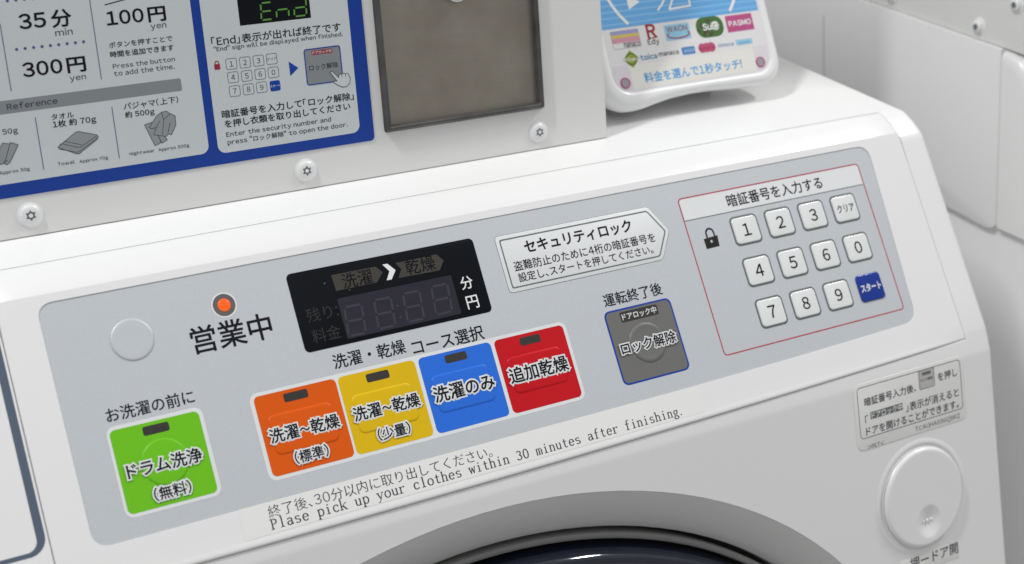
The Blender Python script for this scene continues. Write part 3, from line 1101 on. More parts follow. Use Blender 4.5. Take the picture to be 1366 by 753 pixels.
# display
dp = [PAN.px(*q) for q in ((379.7, 367), (628.7, 317.6), (657.7, 415.6), (408.8, 471.3))]
dA0, dA1 = (dp[0][0] + dp[3][0]) / 2, (dp[1][0] + dp[2][0]) / 2
dB1, dB0 = (dp[0][1] + dp[1][1]) / 2, (dp[2][1] + dp[3][1]) / 2
mb = MB()
raised(mb, PAN, rrs(dA0, dB0, dA1, dB1, 2.6), -.1, .22, .12, 2)
disp = mb.build('display_window', M['display'], washer, 'black display window')
D = .22
lc = [PAN.px(*q) for q in ((449, 398.8), (602, 367.5), (614.8, 418.6), (463.9, 453))]
lcA0, lcA1 = (lc[0][0] + lc[3][0]) / 2, (lc[1][0] + lc[2][0]) / 2
lcB1, lcB0 = (lc[0][1] + lc[1][1]) / 2, (lc[2][1] + lc[3][1]) / 2
mb = MB()
fill(mb, PAN, rr(lcA0, lcB0, lcA1, lcB1, .8), D + .05)
mb.build('digit_screen', M['lcd'], disp)
mb = MB()
for cpx in ((473.5, 427.5), (513, 418), (551.5, 409), (589, 399.5)):
    ca, cb = PAN.px(*cpx)
    w_, h_ = 4.6, 7.4
    sk = lambda x, y: (ca + x + .10 * y, cb + y)
    for p, q in (((-w_, h_), (w_, h_)), ((-w_, 0), (w_, 0)), ((-w_, -h_), (w_, -h_)), ((-w_, 0), (-w_, h_)), ((w_, 0), (w_, h_)), ((-w_, -h_), (-w_, 0)), ((w_, -h_), (w_, 0))):
        p, q = Vector(p), Vector(q)
        d = (q - p).normalized() * .8
        line(mb, PAN, sk(*(p + d)), sk(*(q - d)), 1.15, D + .1)
ca, cb = PAN.px(532, 416)
for y in (3, -3):
    fill(mb, PAN, circ(ca, cb + y, .6, n=10), D + .1)
mb.build('unlit_digits', M['segment'], disp)
mb = MB()
for t in (((441.5, 367.6), (500.7, 356.1), (510.3, 363.7), (502.5, 377.3), (448.3, 388.6)),
          ((527.1, 351.5), (582, 339.8), (591.5, 347.8), (586.4, 361), (531.5, 371.3), (535, 359.6))):
    fill(mb, PAN, [PAN.px(*q) for q in reversed(t)], D + .05)
mb.build('stage_tile', M['tile_brown'], disp)
mb = MB()
fill(mb, PAN, [PAN.px(*q) for q in reversed(((509.8, 353.4), (516.4, 352.3), (527.4, 360.8), (522.3, 373.2), (515.7, 374.4), (519.3, 362.2)))], D + .06)
mb.build('white_chevron', M['mark_white'], disp)
mb = MB()
write(mb, PAN, '分', (614.3, 379), (630.0, 376), D + .06, .01)
mb.build('unit_lettering', M['mark_white'], disp)
mb = MB()
write(mb, PAN, '円', (622.6, 405), (637.6, 401.5), D + .06, .01)
mb.build('unit_lettering', M['mark_white'], disp)
mb = MB()
write(mb, PAN, '洗濯', (456.4, 376.5), (496, 368), D + .11, .004)
mb.build('stage_lettering', M['display'], disp)
mb = MB()
write(mb, PAN, '乾燥', (541, 358), (579.8, 350), D + .11, .004)
mb.build('stage_lettering', M['display'], disp)
mb = MB()
write(mb, PAN, '残り:', (408.5, 422), (450.7, 414), D + .06, .0)
mb.build('faint_lettering', M['faint'], disp)
mb = MB()
write(mb, PAN, '料金', (416.5, 450), (453.9, 441.5), D + .06, .0)
mb.build('faint_lettering', M['faint'], disp)

# security notice
hx = [PAN.px(*q) for q in ((681, 392), (885.5, 346), (892.7, 308.4), (861.5, 276.8), (658.6, 317))]
nb0, nb1 = (hx[0][1] + hx[1][1]) / 2, (hx[3][1] + hx[4][1]) / 2
na0 = (hx[0][0] + hx[4][0]) / 2
na1 = (hx[1][0] + hx[3][0]) / 2
hx = [(na0, nb0), (na1, nb0), (hx[2][0], (nb0 + nb1) / 2), (na1, nb1), (na0, nb1)]
mb = MB()
hxr = lambda d: round_poly(inset(hx, d), 2.2 - d * .4)
raised(mb, PAN, hxr, 0.0, .28, .12, 2)
sec = mb.build('security_notice', M['frame_white'], washer)
mb = MB()
ring(mb, PAN, round_poly(inset(hx, 2.0), 1.4), round_poly(inset(hx, 2.75), 1.1), .34)
mb.build('border', M['key_outline'], sec)
mb = MB()
polyline(mb, PAN, round_poly(inset(hx, -.1), 2.4), .22, .05, True)
mb.build('edge_line', M['key_outline'], sec)
mb = MB()
write(mb, PAN, 'セキュリティロック', (699, 328.5), (841.8, 303), .34, .026)
mb.build('lettering', M['ink'], sec)
mb = MB()
write(mb, PAN, '盗難防止のために4桁の暗証番号を', (684.8, 354.3), (873.7, 318.5), .34, .010)
mb.build('lettering', M['ink'], sec)
mb = MB()
write(mb, PAN, '設定し、スタートを押してください。', (691, 369.3), (871, 334.5), .34, .010)
mb.build('lettering', M['ink'], sec)

# typed notice strip over the lower edge of the panel
e0, e1 = PAN.px(318.4, 687)[0], PAN.px(934, 530)[0]
mb = MB()
strip = rr(e0, -130.2, e1, -115.2, .4, 2)
L = [[PAN.at(a, b, H0 + .02) for a, b in strip], [PAN.at(a, b, H0 + .10) for a, b in strip]]
loft(mb, L, cap1=True)
ns = mb.build('notice_strip', M['sticker'], washer, 'white typed notice strip')
HN = H0 + .15
mb = MB()
write(mb, PAN, '終了後、30分以内に取り出してください。', (357, 683.0), (655.5, 603.5), HN, 0, brush=.009)
mb.build('lettering', M['ink_soft'], ns)
mb = MB()
write_serif(mb, PAN, 'Plase pick up your clothes within 30 minutes after finishing.', (361, 703.0), (907, 550.0), HN, 3.15)
mb.build('lettering', M['ink_soft'], ns)

# label on the front beside the door button
fl4 = [FRO.px(*q) for q in ((1137.5, 519), (1277, 476.5), (1289.5, 556), (1149.5, 603.5))]
fA0, fA1 = (fl4[0][0] + fl4[3][0]) / 2, (fl4[1][0] + fl4[2][0]) / 2
fB1, fB0 = (fl4[0][1] + fl4[1][1]) / 2, (fl4[2][1] + fl4[3][1]) / 2
fA0, fA1, fB1 = fA0 - 1.3, fA1 + 1.8, fB1 + 1.2
mb = MB()
raised(mb, FRO, rrs(fA0, fB0, fA1, fB1, 4.5), 0.02, .35, .2, 3)
dl = mb.build('door_label', M['door_label'], washer)
mb = MB()
yb = fB0 + 7.0
polyline(mb, FRO, rr(fA0 + 2.6, yb, fA1 - 2.6, fB1 - 2.4, 2.4), .38, .40, True, .004)
ps = 0.41


def fpx(x, y):
    return FRO.px(x, y)


write(mb, FRO, '暗証番号入力後、', (1152.5, 537), (1221, 517), ps, .014)
write(mb, FRO, 'を押し', (1250.5, 504.5), (1276, 495), ps, .014)
write(mb, FRO, '」表示が消えると', (1208, 546), (1278, 521), ps, .012)
write(mb, FRO, '「', (1153.5, 560), (1157.5, 559), ps, .002, height=4.6)
write(mb, FRO, 'ドアを開けることができます。', (1155, 576), (1278, 538.5), ps, .014)
write(mb, FRO, 'TCAUHA696QBRZ', (1220.5, 573.5), (1280, 555), ps, 0)
write(mb, FRO, '>PET<', (1157, 597), (1178.5, 590.5), ps, 0)
mb.build('lettering', M['ink_soft'], dl)
mb = MB()
tl = [FRO.px(*q) for q in ((1161, 559.5), (1204, 547), (1203.5, 537.5), (1160.5, 550))]
fill(mb, FRO, [(tl[0][0], (tl[0][1] + tl[1][1]) / 2), (tl[1][0], (tl[0][1] + tl[1][1]) / 2), (tl[1][0], (tl[2][1] + tl[3][1]) / 2), (tl[0][0], (tl[2][1] + tl[3][1]) / 2)], .40)
mb.build('dark_tile', M['key_outline'], dl)
mb = MB()
write(mb, FRO, 'ドアロック中', (1162, 554.5), (1203, 542.7), .46, .014, 1.05)
mb.build('tile_lettering', M['door_label'], dl)
mb = MB()
pb4 = [FRO.px(*q) for q in ((1226.5, 520.5), (1246.5, 514), (1244.5, 489.5), (1224.5, 496))]
q0 = ((pb4[0][0] + pb4[3][0]) / 2, (pb4[0][1] + pb4[1][1]) / 2, (pb4[1][0] + pb4[2][0]) / 2, (pb4[2][1] + pb4[3][1]) / 2)
fill(mb, FRO, rr(*q0, .9, 3), .40)
mb.build('button_picture', M['picture_grey'], dl)
mb = MB()
polyline(mb, FRO, rr(*q0, .9, 3), .35, .44, True, .004)
fill(mb, FRO, rr(q0[0] + 2.6, q0[3] - 3.3, q0[2] - 2.6, q0[3] - 1.4, .3, 2), .45)
write(mb, FRO, 'ロック解除', (q0[0] + 1.2, (q0[1] + q0[3]) / 2 - .3), (q0[2] - 1.2, (q0[1] + q0[3]) / 2 - .3), .45, .02, px=False)
mb.build('picture_lettering', M['key_outline'], dl)

# round door button
ka, kb = FRO.px(1229.5, 662.5)
KR = 31.0
mb = MB()
loft(mb, [[FRO.at(a, b, h) for a, b in circ(ka, kb, r, n=72)] for r, h in ((KR + 5.2, .04), (KR + 4.4, .3), (KR + 3.0, .55), (KR + 1.9, .5), (KR + 1.3, .1), (KR + 1.1, -4), (KR - 2, -4))])
kn = mb.build('door_button', M['white'], washer, sharp=50)
mb = MB()
NR, NA = 40, 96
da_, db__ = FRO.px(1234.8, 694)
vs, fs = [], []
for i in range(NR + 1):
    t = i / NR
    r = KR * t
    for j in range(NA):
        th = 2 * math.pi * j / NA
        a, b = ka + r * math.cos(th), kb + r * math.sin(th)
        h = 3.4
        if r > KR - 2.2:
            u = (r - (KR - 2.2)) / 2.2
            h = 3.4 - 2.2 * (1 - math.sqrt(max(0, 1 - u * u)))
        d = math.hypot((a - da_) / 9.6, (b - db__) / 10.6)
        if d < 1:
            h -= 2.5 * (1 - d * d) ** 1.3
        vs.append(FRO.at(a, b, h))
for i in range(NR):
    for j in range(NA):
        k = (j + 1) % NA
        fs.append((i * NA + j, (i + 1) * NA + j, (i + 1) * NA + k, i * NA + k))
mb.add(vs, fs)
loft(mb, [[FRO.at(a, b, h) for a, b in circ(ka, kb, KR, n=NA)] for h in (-4, .8)])
mb.build('push_disc', M['white'], kn, sharp=70)
mb = MB()
for k in (-1, 0, 1):
    for rr_, hh in ((0, 0),):
        loft(mb, [[FRO.at(a, b, .8 + h) for a, b in circ(da_ + k * 3.2, db__ + .2, r, n=14)] for r, h in ((1.25, 0), (1.15, .6), (.8, 1.1), (.25, 1.3))], cap1=True)
mb.build('grip_dots', M['white'], kn)
# little label under it
mb = MB()
p4 = [FRO.px(*q) for q in ((1203, 771), (1280, 744), (1277.5, 722.5), (1202, 749))]
lq = ((p4[0][0] + p4[3][0]) / 2, (p4[0][1] + p4[1][1]) / 2, (p4[1][0] + p4[2][0]) / 2, (p4[2][1] + p4[3][1]) / 2)
raised(mb, FRO, rrs(*lq, .8), .02, .2, .1, 2)
ol_ = mb.build('door_open_label', M['door_label'], washer)
mb = MB()
write(mb, FRO, '押ードア開', (1214, 752), (1277.5, 731), .26, .01)
mb.build('lettering', M['ink_soft'], ol_)

# door: bezel, ring, gasket, bowl
def oval_loops(spec, n=128):
    return [[FRO.at(a, b, -d) for a, b in circ(DCX, DCB, DRA - i, DRB - i, n)] for i, d in spec]


mb = MB()
loft(mb, oval_loops([(-.3, -.3), (0, .05), (1.2, .35), (4, 1.3), (8, 3.0), (13, 5.6), (18, 8.8), (21.5, 11.4), (22, 12.4), (22, 34)]))
dz = mb.build('door_surround', M['bezel'], washer)
mb = MB()
loft(mb, oval_loops([(25.2, 34), (25.2, 13.2), (25.7, 12.3), (27.2, 12.1), (29.0, 13.0), (29.5, 14), (29.5, 40)]))
door = mb.build('door', M['door_ring'], washer, 'round door with dark glass')
mb = MB()
loft(mb, oval_loops([(22, 33), (70, 33)]))
mb.build('gasket', M['gasket'], door)
mb = MB()
sp = [(30.2, 36), (30.7, 26), (31.3, 19), (32.3, 13), (33.7, 8.6), (35.4, 5.4), (37.3, 3.6), (38.5, 3.3), (39.5, 3.7), (40.7, 3.2), (43.1, 1.0), (47.1, -2.2), (54.1, -6), (66.1, -11), (91.1, -18), (116.1, -23), (146.1, -28), (196.1, -32)]
loft(mb, oval_loops(sp), cap1=True)
mb.build('door_glass', M['glass'], door, sharp=60)

# ================================================================== COIN BOX
coin = thing('coin_box', 'white steel coin box with blue instruction sheet and steel plate, standing on the machine', 'coin box',
             (0.07, 0.16, top_z(0.16)), 'coin boxes on top of the machines')
mb = MB()
bx0, bx1, by0, by1 = -215.0, 344.6, 50.9, 330.0
zt = 420.0


def boxloop(i, y, zlo):
    return [(bx0 + i, y, zlo + i), (bx1 - i, y, zlo + i), (bx1 - i, y, zt - i), (bx0 + i, y, zt - i)]


zb = top_z(by0 / 1000) * 1000 + .25
zb2 = top_z(by1 / 1000) * 1000 + .25
L = []
for i, y in ((0.8, by0), (0.25, by0 + .2), (0, by0 + .8), (0, by1)):
    z = zb + (zb2 - zb) * (y - by0) / (by1 - by0)
    L.append([Vector(p) * .001 for p in boxloop(i, y, z)])
# leave an opening for the steel plate in the face
loft(mb, L, cap0=False, cap1=True)
F0 = (202.3, 44.4, 302.5, 190.0)
face = [(bx0 + .8, zb + .8), (bx1 - .8, zb + .8), (bx1 - .8, zt - .8), (bx0 + .8, zt - .8)]
op = [(F0[0] + 1, F0[1] + 1), (F0[2] - 1, F0[1] + 1), (F0[2] - 1, F0[3] - 1), (F0[0] + 1, F0[3] - 1)]
fill(mb, BOX, face, 0, [list(reversed(op))])
mb.build('housing', M['white_steel'], coin)

# dark frame and worn plate
mb = MB()


def fr_loops(prof):
    return [[BOX.at(a, b, h) for a, b in rr(F0[0] + i, F0[1] + i, F0[2] - i, F0[3] - i, max(.6, 1.6 - i), 4)] for i, h in prof]


loft(mb, fr_loops([(-.2, -.5), (0, .5), (.6, .8), (.7, 2.2), (1.0, 2.9), (1.7, 3.3), (2.6, 3.2), (3.3, 2.5), (3.5, 1.2), (3.5, -6)]))
fr_ = mb.build('plate_frame', M['rubber'], coin, 'dark frame', sharp=50)
mb = MB()
fill(mb, BOX, rr(F0[0] + 3, F0[1] + 3, F0[2] - 3, F0[3] - 3, .6), -1.2)
pl_ = mb.build('steel_plate', M['plate'], coin, 'worn brownish steel plate')
mb = MB()
sa, sb = BOX.px(607, -14.5)
loft(mb, [[BOX.at(a, b, -1 + h) for a, b in circ(sa, sb, r, n=40)] for r, h in ((7.2, 0), (7.2, 3.5), (6.6, 4.3), (5.2, 4.5), (4.6, 3.6), (3.5, 3.4))], cap1=True)
mb.build('lock_cylinder', M['chrome'], pl_, sharp=50)

# screws with star sockets
for q in ((40.3, 287), (408, 227.5), (718, 176)):
    a, b = BOX.px(*q)
    mb = MB()
    loft(mb, [[BOX.at(x, y, h) for x, y in circ(a, b, r, n=40)] for r, h in ((6.3, .03), (6.3, .3), (6.1, .42), (5.5, .5), (5.1, .75), (4.7, 1.25), (4.0, 1.65), (3.0, 1.85), (1.2, 1.9))], cap1=True)
    so = mb.build('screw', M['screw_white'], coin, sharp=50)
    mb = MB()
    star = [(a + (2.75 if k % 2 == 0 else 1.75) * math.cos(math.radians(k * 30 + 90)), b + (2.75 if k % 2 == 0 else 1.75) * math.sin(math.radians(k * 30 + 90))) for k in range(12)]
    fill(mb, BOX, star, 1.96)
    mb.build('star_socket', M['screw_dark'], so)
    mb = MB()
    fill(mb, BOX, circ(a, b, 1.05, n=14), 2.0)
    mb.build('security_pin', M['screw_white'], so)

# instruction sheet
sheet_r, sheet_b = 196.0, 41.4
mb = MB()
raised(mb, BOX, rrs(-205, sheet_b, sheet_r, 300, 2.2), .02, .5, .15, 2)
ins = mb.build('instruction_sheet', M['blue_print'], coin, 'blue instruction sheet with two pale cards')
HB = .5
cards = MB()
c1r = BOX.px(263, 80)[0]
c1b = (BOX.px(0, 247)[1] + BOX.px(240, 210.5)[1]) / 2
fill(cards, BOX, rr(-199, c1b, c1r, 290, 4.2, 8), HB + .05)
c2 = (BOX.px(278, 100)[0], (BOX.px(306, 202.5)[1] + BOX.px(472.5, 178)[1]) / 2, BOX.px(471, 85)[0], 290)
fill(cards, BOX, rr(*c2, 4.2, 8), HB + .05)
cards.build('pale_card', M['paper'], ins)
HT = HB + .12
tx = MB()


def W(s, l, r, w=.004, mat='ink', tall=.9):
    m_ = MB()
    write(m_, BOX, s, l, r, HT, w * 1.8, tall)
    m_.build('lettering', M[mat], ins)



W('35', (25.5, 29.8), (60.1, 25.8), .012)
W('分', (68.4, 26.2), (94.1, 22.8), .012)
W('300', (30.4, 94.0), (82.2, 87.7), .012)
W('円', (89.5, 88.0), (113.2, 84.8), .014, tall=.8)
W('100', (141.9, 24.6), (190.6, 20.5), .012)
W('円', (197.5, 20.6), (219.8, 17.4), .014, tall=.8)
W('ボタンを押すことで', (145.1, 60.5), (229.4, 51.5))
W('時間を追加できます', (146.6, 73), (231.1, 63.5), .008)
W('タオル', (68.1, 156.5), (98, 152.5))
W('1枚 約 70g', (70.2, 167), (127.8, 159.5), .008)
W('50g', (3, 177.5), (23.4, 174.5))
W('パジャマ（上下）', (164.6, 143), (237, 132))
W('約 500g', (166.7, 154), (205.6, 149.5), .008)
W('「End」表示が出れば終了です', (281.6, 57), (453.6, 35), .006)
W('暗証番号を入力して「ロック解除」', (295.5, 152.5), (471, 128.5), .008)
W('を押し衣類を取り出してください', (299.2, 165), (466.5, 142.2), .008)
W('min', (73.3, 44), (96.2, 41.2), .002, mat='ink_soft')
W('yen', (93.1, 107), (114.3, 103.4), .002, mat='ink_soft')
W('yen', (200.8, 37.6), (221.4, 34.6), .002, mat='ink_soft')
W('Press the button', (150.2, 88.7), (232.6, 78.6), .004, mat='ink_soft')
W('to add the time.', (151.5, 98.6), (232.2, 88.3), .004, mat='ink_soft')
W('Reference', (8.9, 142.8), (75.8, 133.8), .008, mat='ink_soft')
W('Towel', (76.6, 218.8), (99.7, 216.2), .006, mat='ink_soft')
W('Approx 70g', (105.8, 216), (143.9, 210.7), .006, mat='ink_soft')
W('Approx 50g', (-1, 231.5), (39.5, 226), .006, mat='ink_soft')
W('Nightwear', (172.5, 205.5), (206, 201.6), .006, mat='ink_soft')
W('Approx 500g', (211, 200.5), (252, 194.5), .006, mat='ink_soft')
W('"End" sign will be displayed when finished.', (284.9, 66.5), (456.5, 46), .006, mat='ink_soft')
W('Enter the security number and', (301.5, 180.5), (441, 159.8), .006, mat='ink_soft')
W('press "ロック解除" to open the door.', (303.2, 190.5), (463.2, 166.2), .006, mat='ink_soft')
tx = MB()
for s, q in (('1', (145, 257)), ('2', (200, 251)), ('3', (254, 244)), ('4', (152, 311)), ('5', (207, 305)), ('6', (261, 298)), ('0', (314, 291)), ('7', (159, 366)), ('8', (214, 359)), ('9', (267, 351))):
    a, b = BOX.px(260 + q[0] / 3.012, q[1] / 3.012)
    write_at(tx, BOX, s, a, b, 2.7, HT, .0)
    polyline(tx, BOX, rr(a - 2.8, b - 2.7, a + 2.8, b + 2.7, .9), .22, HT, True, .004)
a, b = BOX.px(260 + 307 / 3.012, 237 / 3.012)
polyline(tx, BOX, rr(a - 2.8, b - 2.7, a + 2.8, b + 2.7, .9), .22, HT, True, .004)
write(tx, BOX, 'クリア', (a - 2.6, b), (a + 2.6, b), HT, .0, px=False)
tx.build('keypad_picture', M['ink_soft'], ins)
# rules and dotted rows
tx = MB()
for p, q in (((-1.5, 32), (15.9, 121.5)), ((117.5, -4), (136, 105.6)), ((45.3, 156.5), (59.4, 226.1)), ((147.7, 142.8), (159.9, 211.2))):
    p, q = BOX.px(*p), BOX.px(*q)
    am = (p[0] + q[0]) / 2
    line(tx, BOX, (am, p[1]), (am, q[1]), .38, HT)
for l, r in (((21.9, 66.3), (111.1, 55.7)), ((9.6, 2.3), (98.8, -8.6))):
    l, r = BOX.px(*l), BOX.px(*r)
    for k in range(9):
        fill(tx, BOX, circ(l[0] + (r[0] - l[0]) * k / 8, (l[1] + r[1]) / 2, .75, n=10), HT)
tx.build('rules', M['violet_print'], ins)
tx = MB()
line(tx, BOX, BOX.px(139.2, 6.8), BOX.px(190, -7), .5, HT)
tx.build('slanted_rule', M['ink'], ins)
# grey reference bar
tx = MB()
bar_t, bar_b = (BOX.px(240, 103.7)[1] + BOX.px(0, 136)[1]) / 2, (BOX.px(242.5, 121)[1] + BOX.px(0, 153.4)[1]) / 2
fill(tx, BOX, rr(-195, bar_b, BOX.px(241.5, 112)[0], bar_t, 1.0, 4), HB + .08)
tx.build('reference_bar', M['paper_grey'], ins)
# little pictures: towel, sleepwear, folded cloth
fillp, outl = MB(), MB()
icon_h = 0.0


def close_icon(name):
    global fillp, outl
    o = fillp.build(name, M['icon_grey'], ins)
    outl.build(name + '_outline', M['ink_soft'], ins)
    fillp, outl = MB(), MB()


def icon(pts, off, sc, closed=True, filled=True):
    global icon_h
    q = [BOX.px(off[0] + x / sc, off[1] + y / sc) for x, y in pts]
    if filled:
        area_ = sum(q[i - 1][0] * q[i][1] - q[i][0] * q[i - 1][1] for i in range(len(q)))
        icon_h += .012
        fill(fillp, BOX, q if area_ > 0 else q[::-1], HB + .08 + icon_h)
    polyline(outl, BOX, q, .3, HB + .085 + icon_h, closed, .004)


O1 = (0, 120)
icon([(262, 262), (345, 192), (360, 190), (440, 205), (448, 215), (440, 228), (360, 292), (348, 292)], O1, 3.42)
icon([(272, 248), (285, 246), (352, 262), (365, 262), (440, 210)], O1, 3.42, False, False)
icon([(268, 270), (352, 285), (362, 280), (447, 217)], O1, 3.42, False, False)
icon([(290, 235), (370, 250)], O1, 3.42, False, False)
close_icon('towel_picture')
icon([(658, 160), (690, 148), (735, 240), (706, 255)], O1, 3.42)
icon([(716, 200), (735, 196), (762, 228), (738, 243)], O1, 3.42)
icon([(735, 102), (758, 97), (775, 108), (797, 118), (801, 160), (780, 205), (768, 200), (757, 212), (700, 205), (712, 170), (690, 178), (680, 172), (712, 120)], O1, 3.42)
icon([(735, 102), (745, 135), (775, 108)], O1, 3.42, False, False)
icon([(745, 135), (740, 205)], O1, 3.42, False, False)
icon([(712, 170), (728, 140)], O1, 3.42, False, False)
icon([(765, 195), (775, 150)], O1, 3.42, False, False)
close_icon('sleepwear_picture')
icon([(-20, 300), (10, 243), (46, 246), (20, 335), (0, 340)], O1, 3.42)
icon([(20, 335), (46, 240), (82, 250), (45, 330), (30, 342)], O1, 3.42)
icon([(15, 330), (35, 322)], O1, 3.42, False, False)
close_icon('cloth_picture')
# End readout
tx = MB()
k0 = [BOX.px(*q) for q in ((320.4, 34.5), (414.7, 23.9))]
kA0, kA1, kB = BOX.px(317.5, 15)[0], BOX.px(413, 10)[0], (k0[0][1] + k0[1][1]) / 2
fill(tx, BOX, [(kA0, kB), (kA1, kB), (kA1, kB + 24), (kA0, kB + 24)], HB + .09)
tx.build('readout_picture', M['display'], ins)
tx = MB()
eb = BOX.px(350, 27.0)[1]
eh = BOX.px(352, 4.0)[1] - eb


def seg(a0, segs, w, h, lw=1.0):
    sk = lambda x, y: (a0 + x + .06 * y, eb + y)
    P_ = {'a': ((0, h), (w, h)), 'g': ((0, h / 2), (w, h / 2)), 'd': ((0, 0), (w, 0)), 'f': ((0, h / 2), (0, h)), 'e': ((0, 0), (0, h / 2)), 'b': ((w, h / 2), (w, h)), 'c': ((w, 0), (w, h / 2))}
    for s in segs:
        p, q = Vector(P_[s][0]), Vector(P_[s][1])
        d = (q - p).normalized() * .7
        line(tx, BOX, sk(*(p + d)), sk(*(q - d)), lw, HT + .02)


ea = [BOX.px(x, y)[0] for x, y in ((347.5, 20), (368, 18), (391.5, 14))]
seg(ea[0], 'adefg', 6.0, eh, .8)
seg(ea[1], 'egc', 6.6, eh, .8)
seg(ea[2], 'bcdeg', 6.6, eh, .8)
tx.build('readout_digits', M['green_segment'], ins)
# blue arrow, start key, gray button picture with hand, red padlock
tx = MB()
q = [BOX.px(260 + x / 3.012, y / 3.012) for x, y in ((375, 248), (382, 306), (414, 273))]
fill(tx, BOX, q, HT)
a, b = BOX.px(260 + 321 / 3.012, 345 / 3.012)
fill(tx, BOX, rr(a - 2.8, b - 2.7, a + 2.8, b + 2.7, .9), HT)
gb = [BOX.px(260 + x / 3.012, y / 3.012) for x, y in ((435, 200), (580, 185), (593, 325), (452, 342))]
gq = ((gb[0][0] + gb[3][0]) / 2, (gb[2][1] + gb[3][1]) / 2, (gb[1][0] + gb[2][0]) / 2, (gb[0][1] + gb[1][1]) / 2)
polyline(tx, BOX, rr(*gq, 1.2, 4), .55, HT + .03, True, .004)
tx.build('blue_marking', M['blue_print'], ins)
tx = MB()
fill(tx, BOX, rr(*gq, 1.2, 4), HB + .09)
tx.build('button_picture', M['paper_grey'], ins)
tx = MB()
write(tx, BOX, 'ロック解除', (260 + 458 / 3.012, 274 / 3.012), (260 + 573 / 3.012, 260 / 3.012), HT, .004)
tx.build('picture_lettering', M['ink'], ins)
tx = MB()
a, b = BOX.px(260 + 88 / 3.012, 267 / 3.012)
fill(tx, BOX, rr(a - 1.5, b - 1.7, a + 1.5, b + 1.1, .3, 2), HT)
polyline(tx, BOX, [(a - 1, b + .8)] + [(a + 1.0 * math.cos(math.radians(t)), b + 1.5 + 1.1 * math.sin(math.radians(t))) for t in range(180, -1, -30)] + [(a + 1, b + .8)], .45, HT + .02, False, .004)
tx.build('red_padlock', M['red_print'], ins)
tx = MB()
rt = [BOX.px(260 + x / 3.012, y / 3.012) for x, y in ((468, 222), (551, 213), (550, 195), (467, 204))]
rq = (rt[0][0], (rt[0][1] + rt[1][1]) / 2, rt[1][0], (rt[2][1] + rt[3][1]) / 2)
fill(tx, BOX, rr(*rq, .4, 2), HT + .01)
tx.build('red_tile', M['red_print'], ins)
tx = MB()
write(tx, BOX, 'ドアロック中', (rq[0] + .5, (rq[1] + rq[3]) / 2), (rq[2] - .5, (rq[1] + rq[3]) / 2), HT + .06, .02, px=False)
a, b = BOX.px(260 + 321 / 3.012, 345 / 3.012)
write(tx, BOX, 'スタート', (a - 2.7, b), (a + 2.7, b), HT + .05, .02, px=False)
tx.build('pale_lettering', M['paper'], ins)
tx, ol = MB(), MB()
hand = [(541, 290), (547, 286), (553, 290), (575, 312), (578, 300), (583, 297), (588, 300), (592, 295), (598, 294), (603, 299), (608, 295), (615, 298), (622, 315), (620, 335), (608, 347), (592, 350), (575, 343), (557, 333), (556, 328), (563, 325), (570, 327)]
q = [BOX.px(260 + x / 3.012, y / 3.012) for x, y in hand]
ar_ = sum(q[i - 1][0] * q[i][1] - q[i][0] * q[i - 1][1] for i in range(len(q)))
fill(tx, BOX, q if ar_ > 0 else q[::-1], HT + .06)
tx.build('pointing_hand', M['paper'], ins)
polyline(ol, BOX, q, .3, HT + .09, True, .004)
for s, e in (((588, 300), (590, 312)), ((603, 299), (604, 310))):
    line(ol, BOX, BOX.px(260 + s[0] / 3.012, s[1] / 3.012), BOX.px(260 + e[0] / 3.012, e[1] / 3.012), .25, HT + .09)
ol.build('hand_outline', M['ink_soft'], ins)

# ================================================================== CARD READER
reader = thing('card_reader', 'white contactless card reader with blue face and rows of card logos, beside the coin box', 'card reader',
               (0.4208, 0.10, top_z(0.10)))
RC = 420.9
mb = MB()


def reader_outline(hw, tp, cr, base, wave):
    """closed counter-clockwise outline; wave lifts the middle of the lower edge"""
    W = [(-46, 0), (-40, .5), (-30, 2.0), (-18, 3.5), (-4, 4.2), (8, 4.2), (22, 3.5), (36, 2.8), (46, 2.7)]
    out = []
    for k in range(7):
        t = math.radians(180 + 90 * k / 6)
        out.append((-hw + cr + cr * math.cos(t), base + cr + cr * math.sin(t)))
    for x, y in W:
        out.append((x, base + y * wave))
    bR = base + 2.7 * wave
    for k in range(7):
        t = math.radians(-90 + 90 * k / 6)
        out.append((hw - cr + cr * math.cos(t), bR + cr + cr * math.sin(t)))
    for k in range(7):
        t = math.radians(90 * k / 6)
        out.append((hw - cr + cr * math.cos(t), tp - cr + cr * math.sin(t)))
    for k in range(7):
        t = math.radians(90 + 90 * k / 6)
        out.append((-hw + cr + cr * math.cos(t), tp - cr + cr * math.sin(t)))
    return [(RC + x, y) for x, y in out]


Lr = []
for hw, cr, base, wave, h in ((62, 14, 19, .9, -36), (66, 15, 12.5, 1, -27), (67.8, 16, 7.0, 1.1, -18), (68.4, 16, 3.6, 1.2, -11), (68.3, 16, 2.2, 1.2, -6.5), (67.4, 15.5, 2.7, 1.1, -3.2),
                              (65.6, 15, 5.0, .8, -.8), (63.8, 14, 7.8, .45, .1), (61.6, 13, 10.6, .2, .3), (60.4, 12.2, 12.2, 0, -.1), (59.5, 12, 13.1, 0, -1.0)):
    Lr.append([REA.at(a, b, h) for a, b in reader_outline(hw, 170 - (68.4 - hw), cr, base, wave)])
loft(mb, Lr, cap0=True)
mb.build('shell', M['reader_white'], reader, sharp=55)
mb = MB()
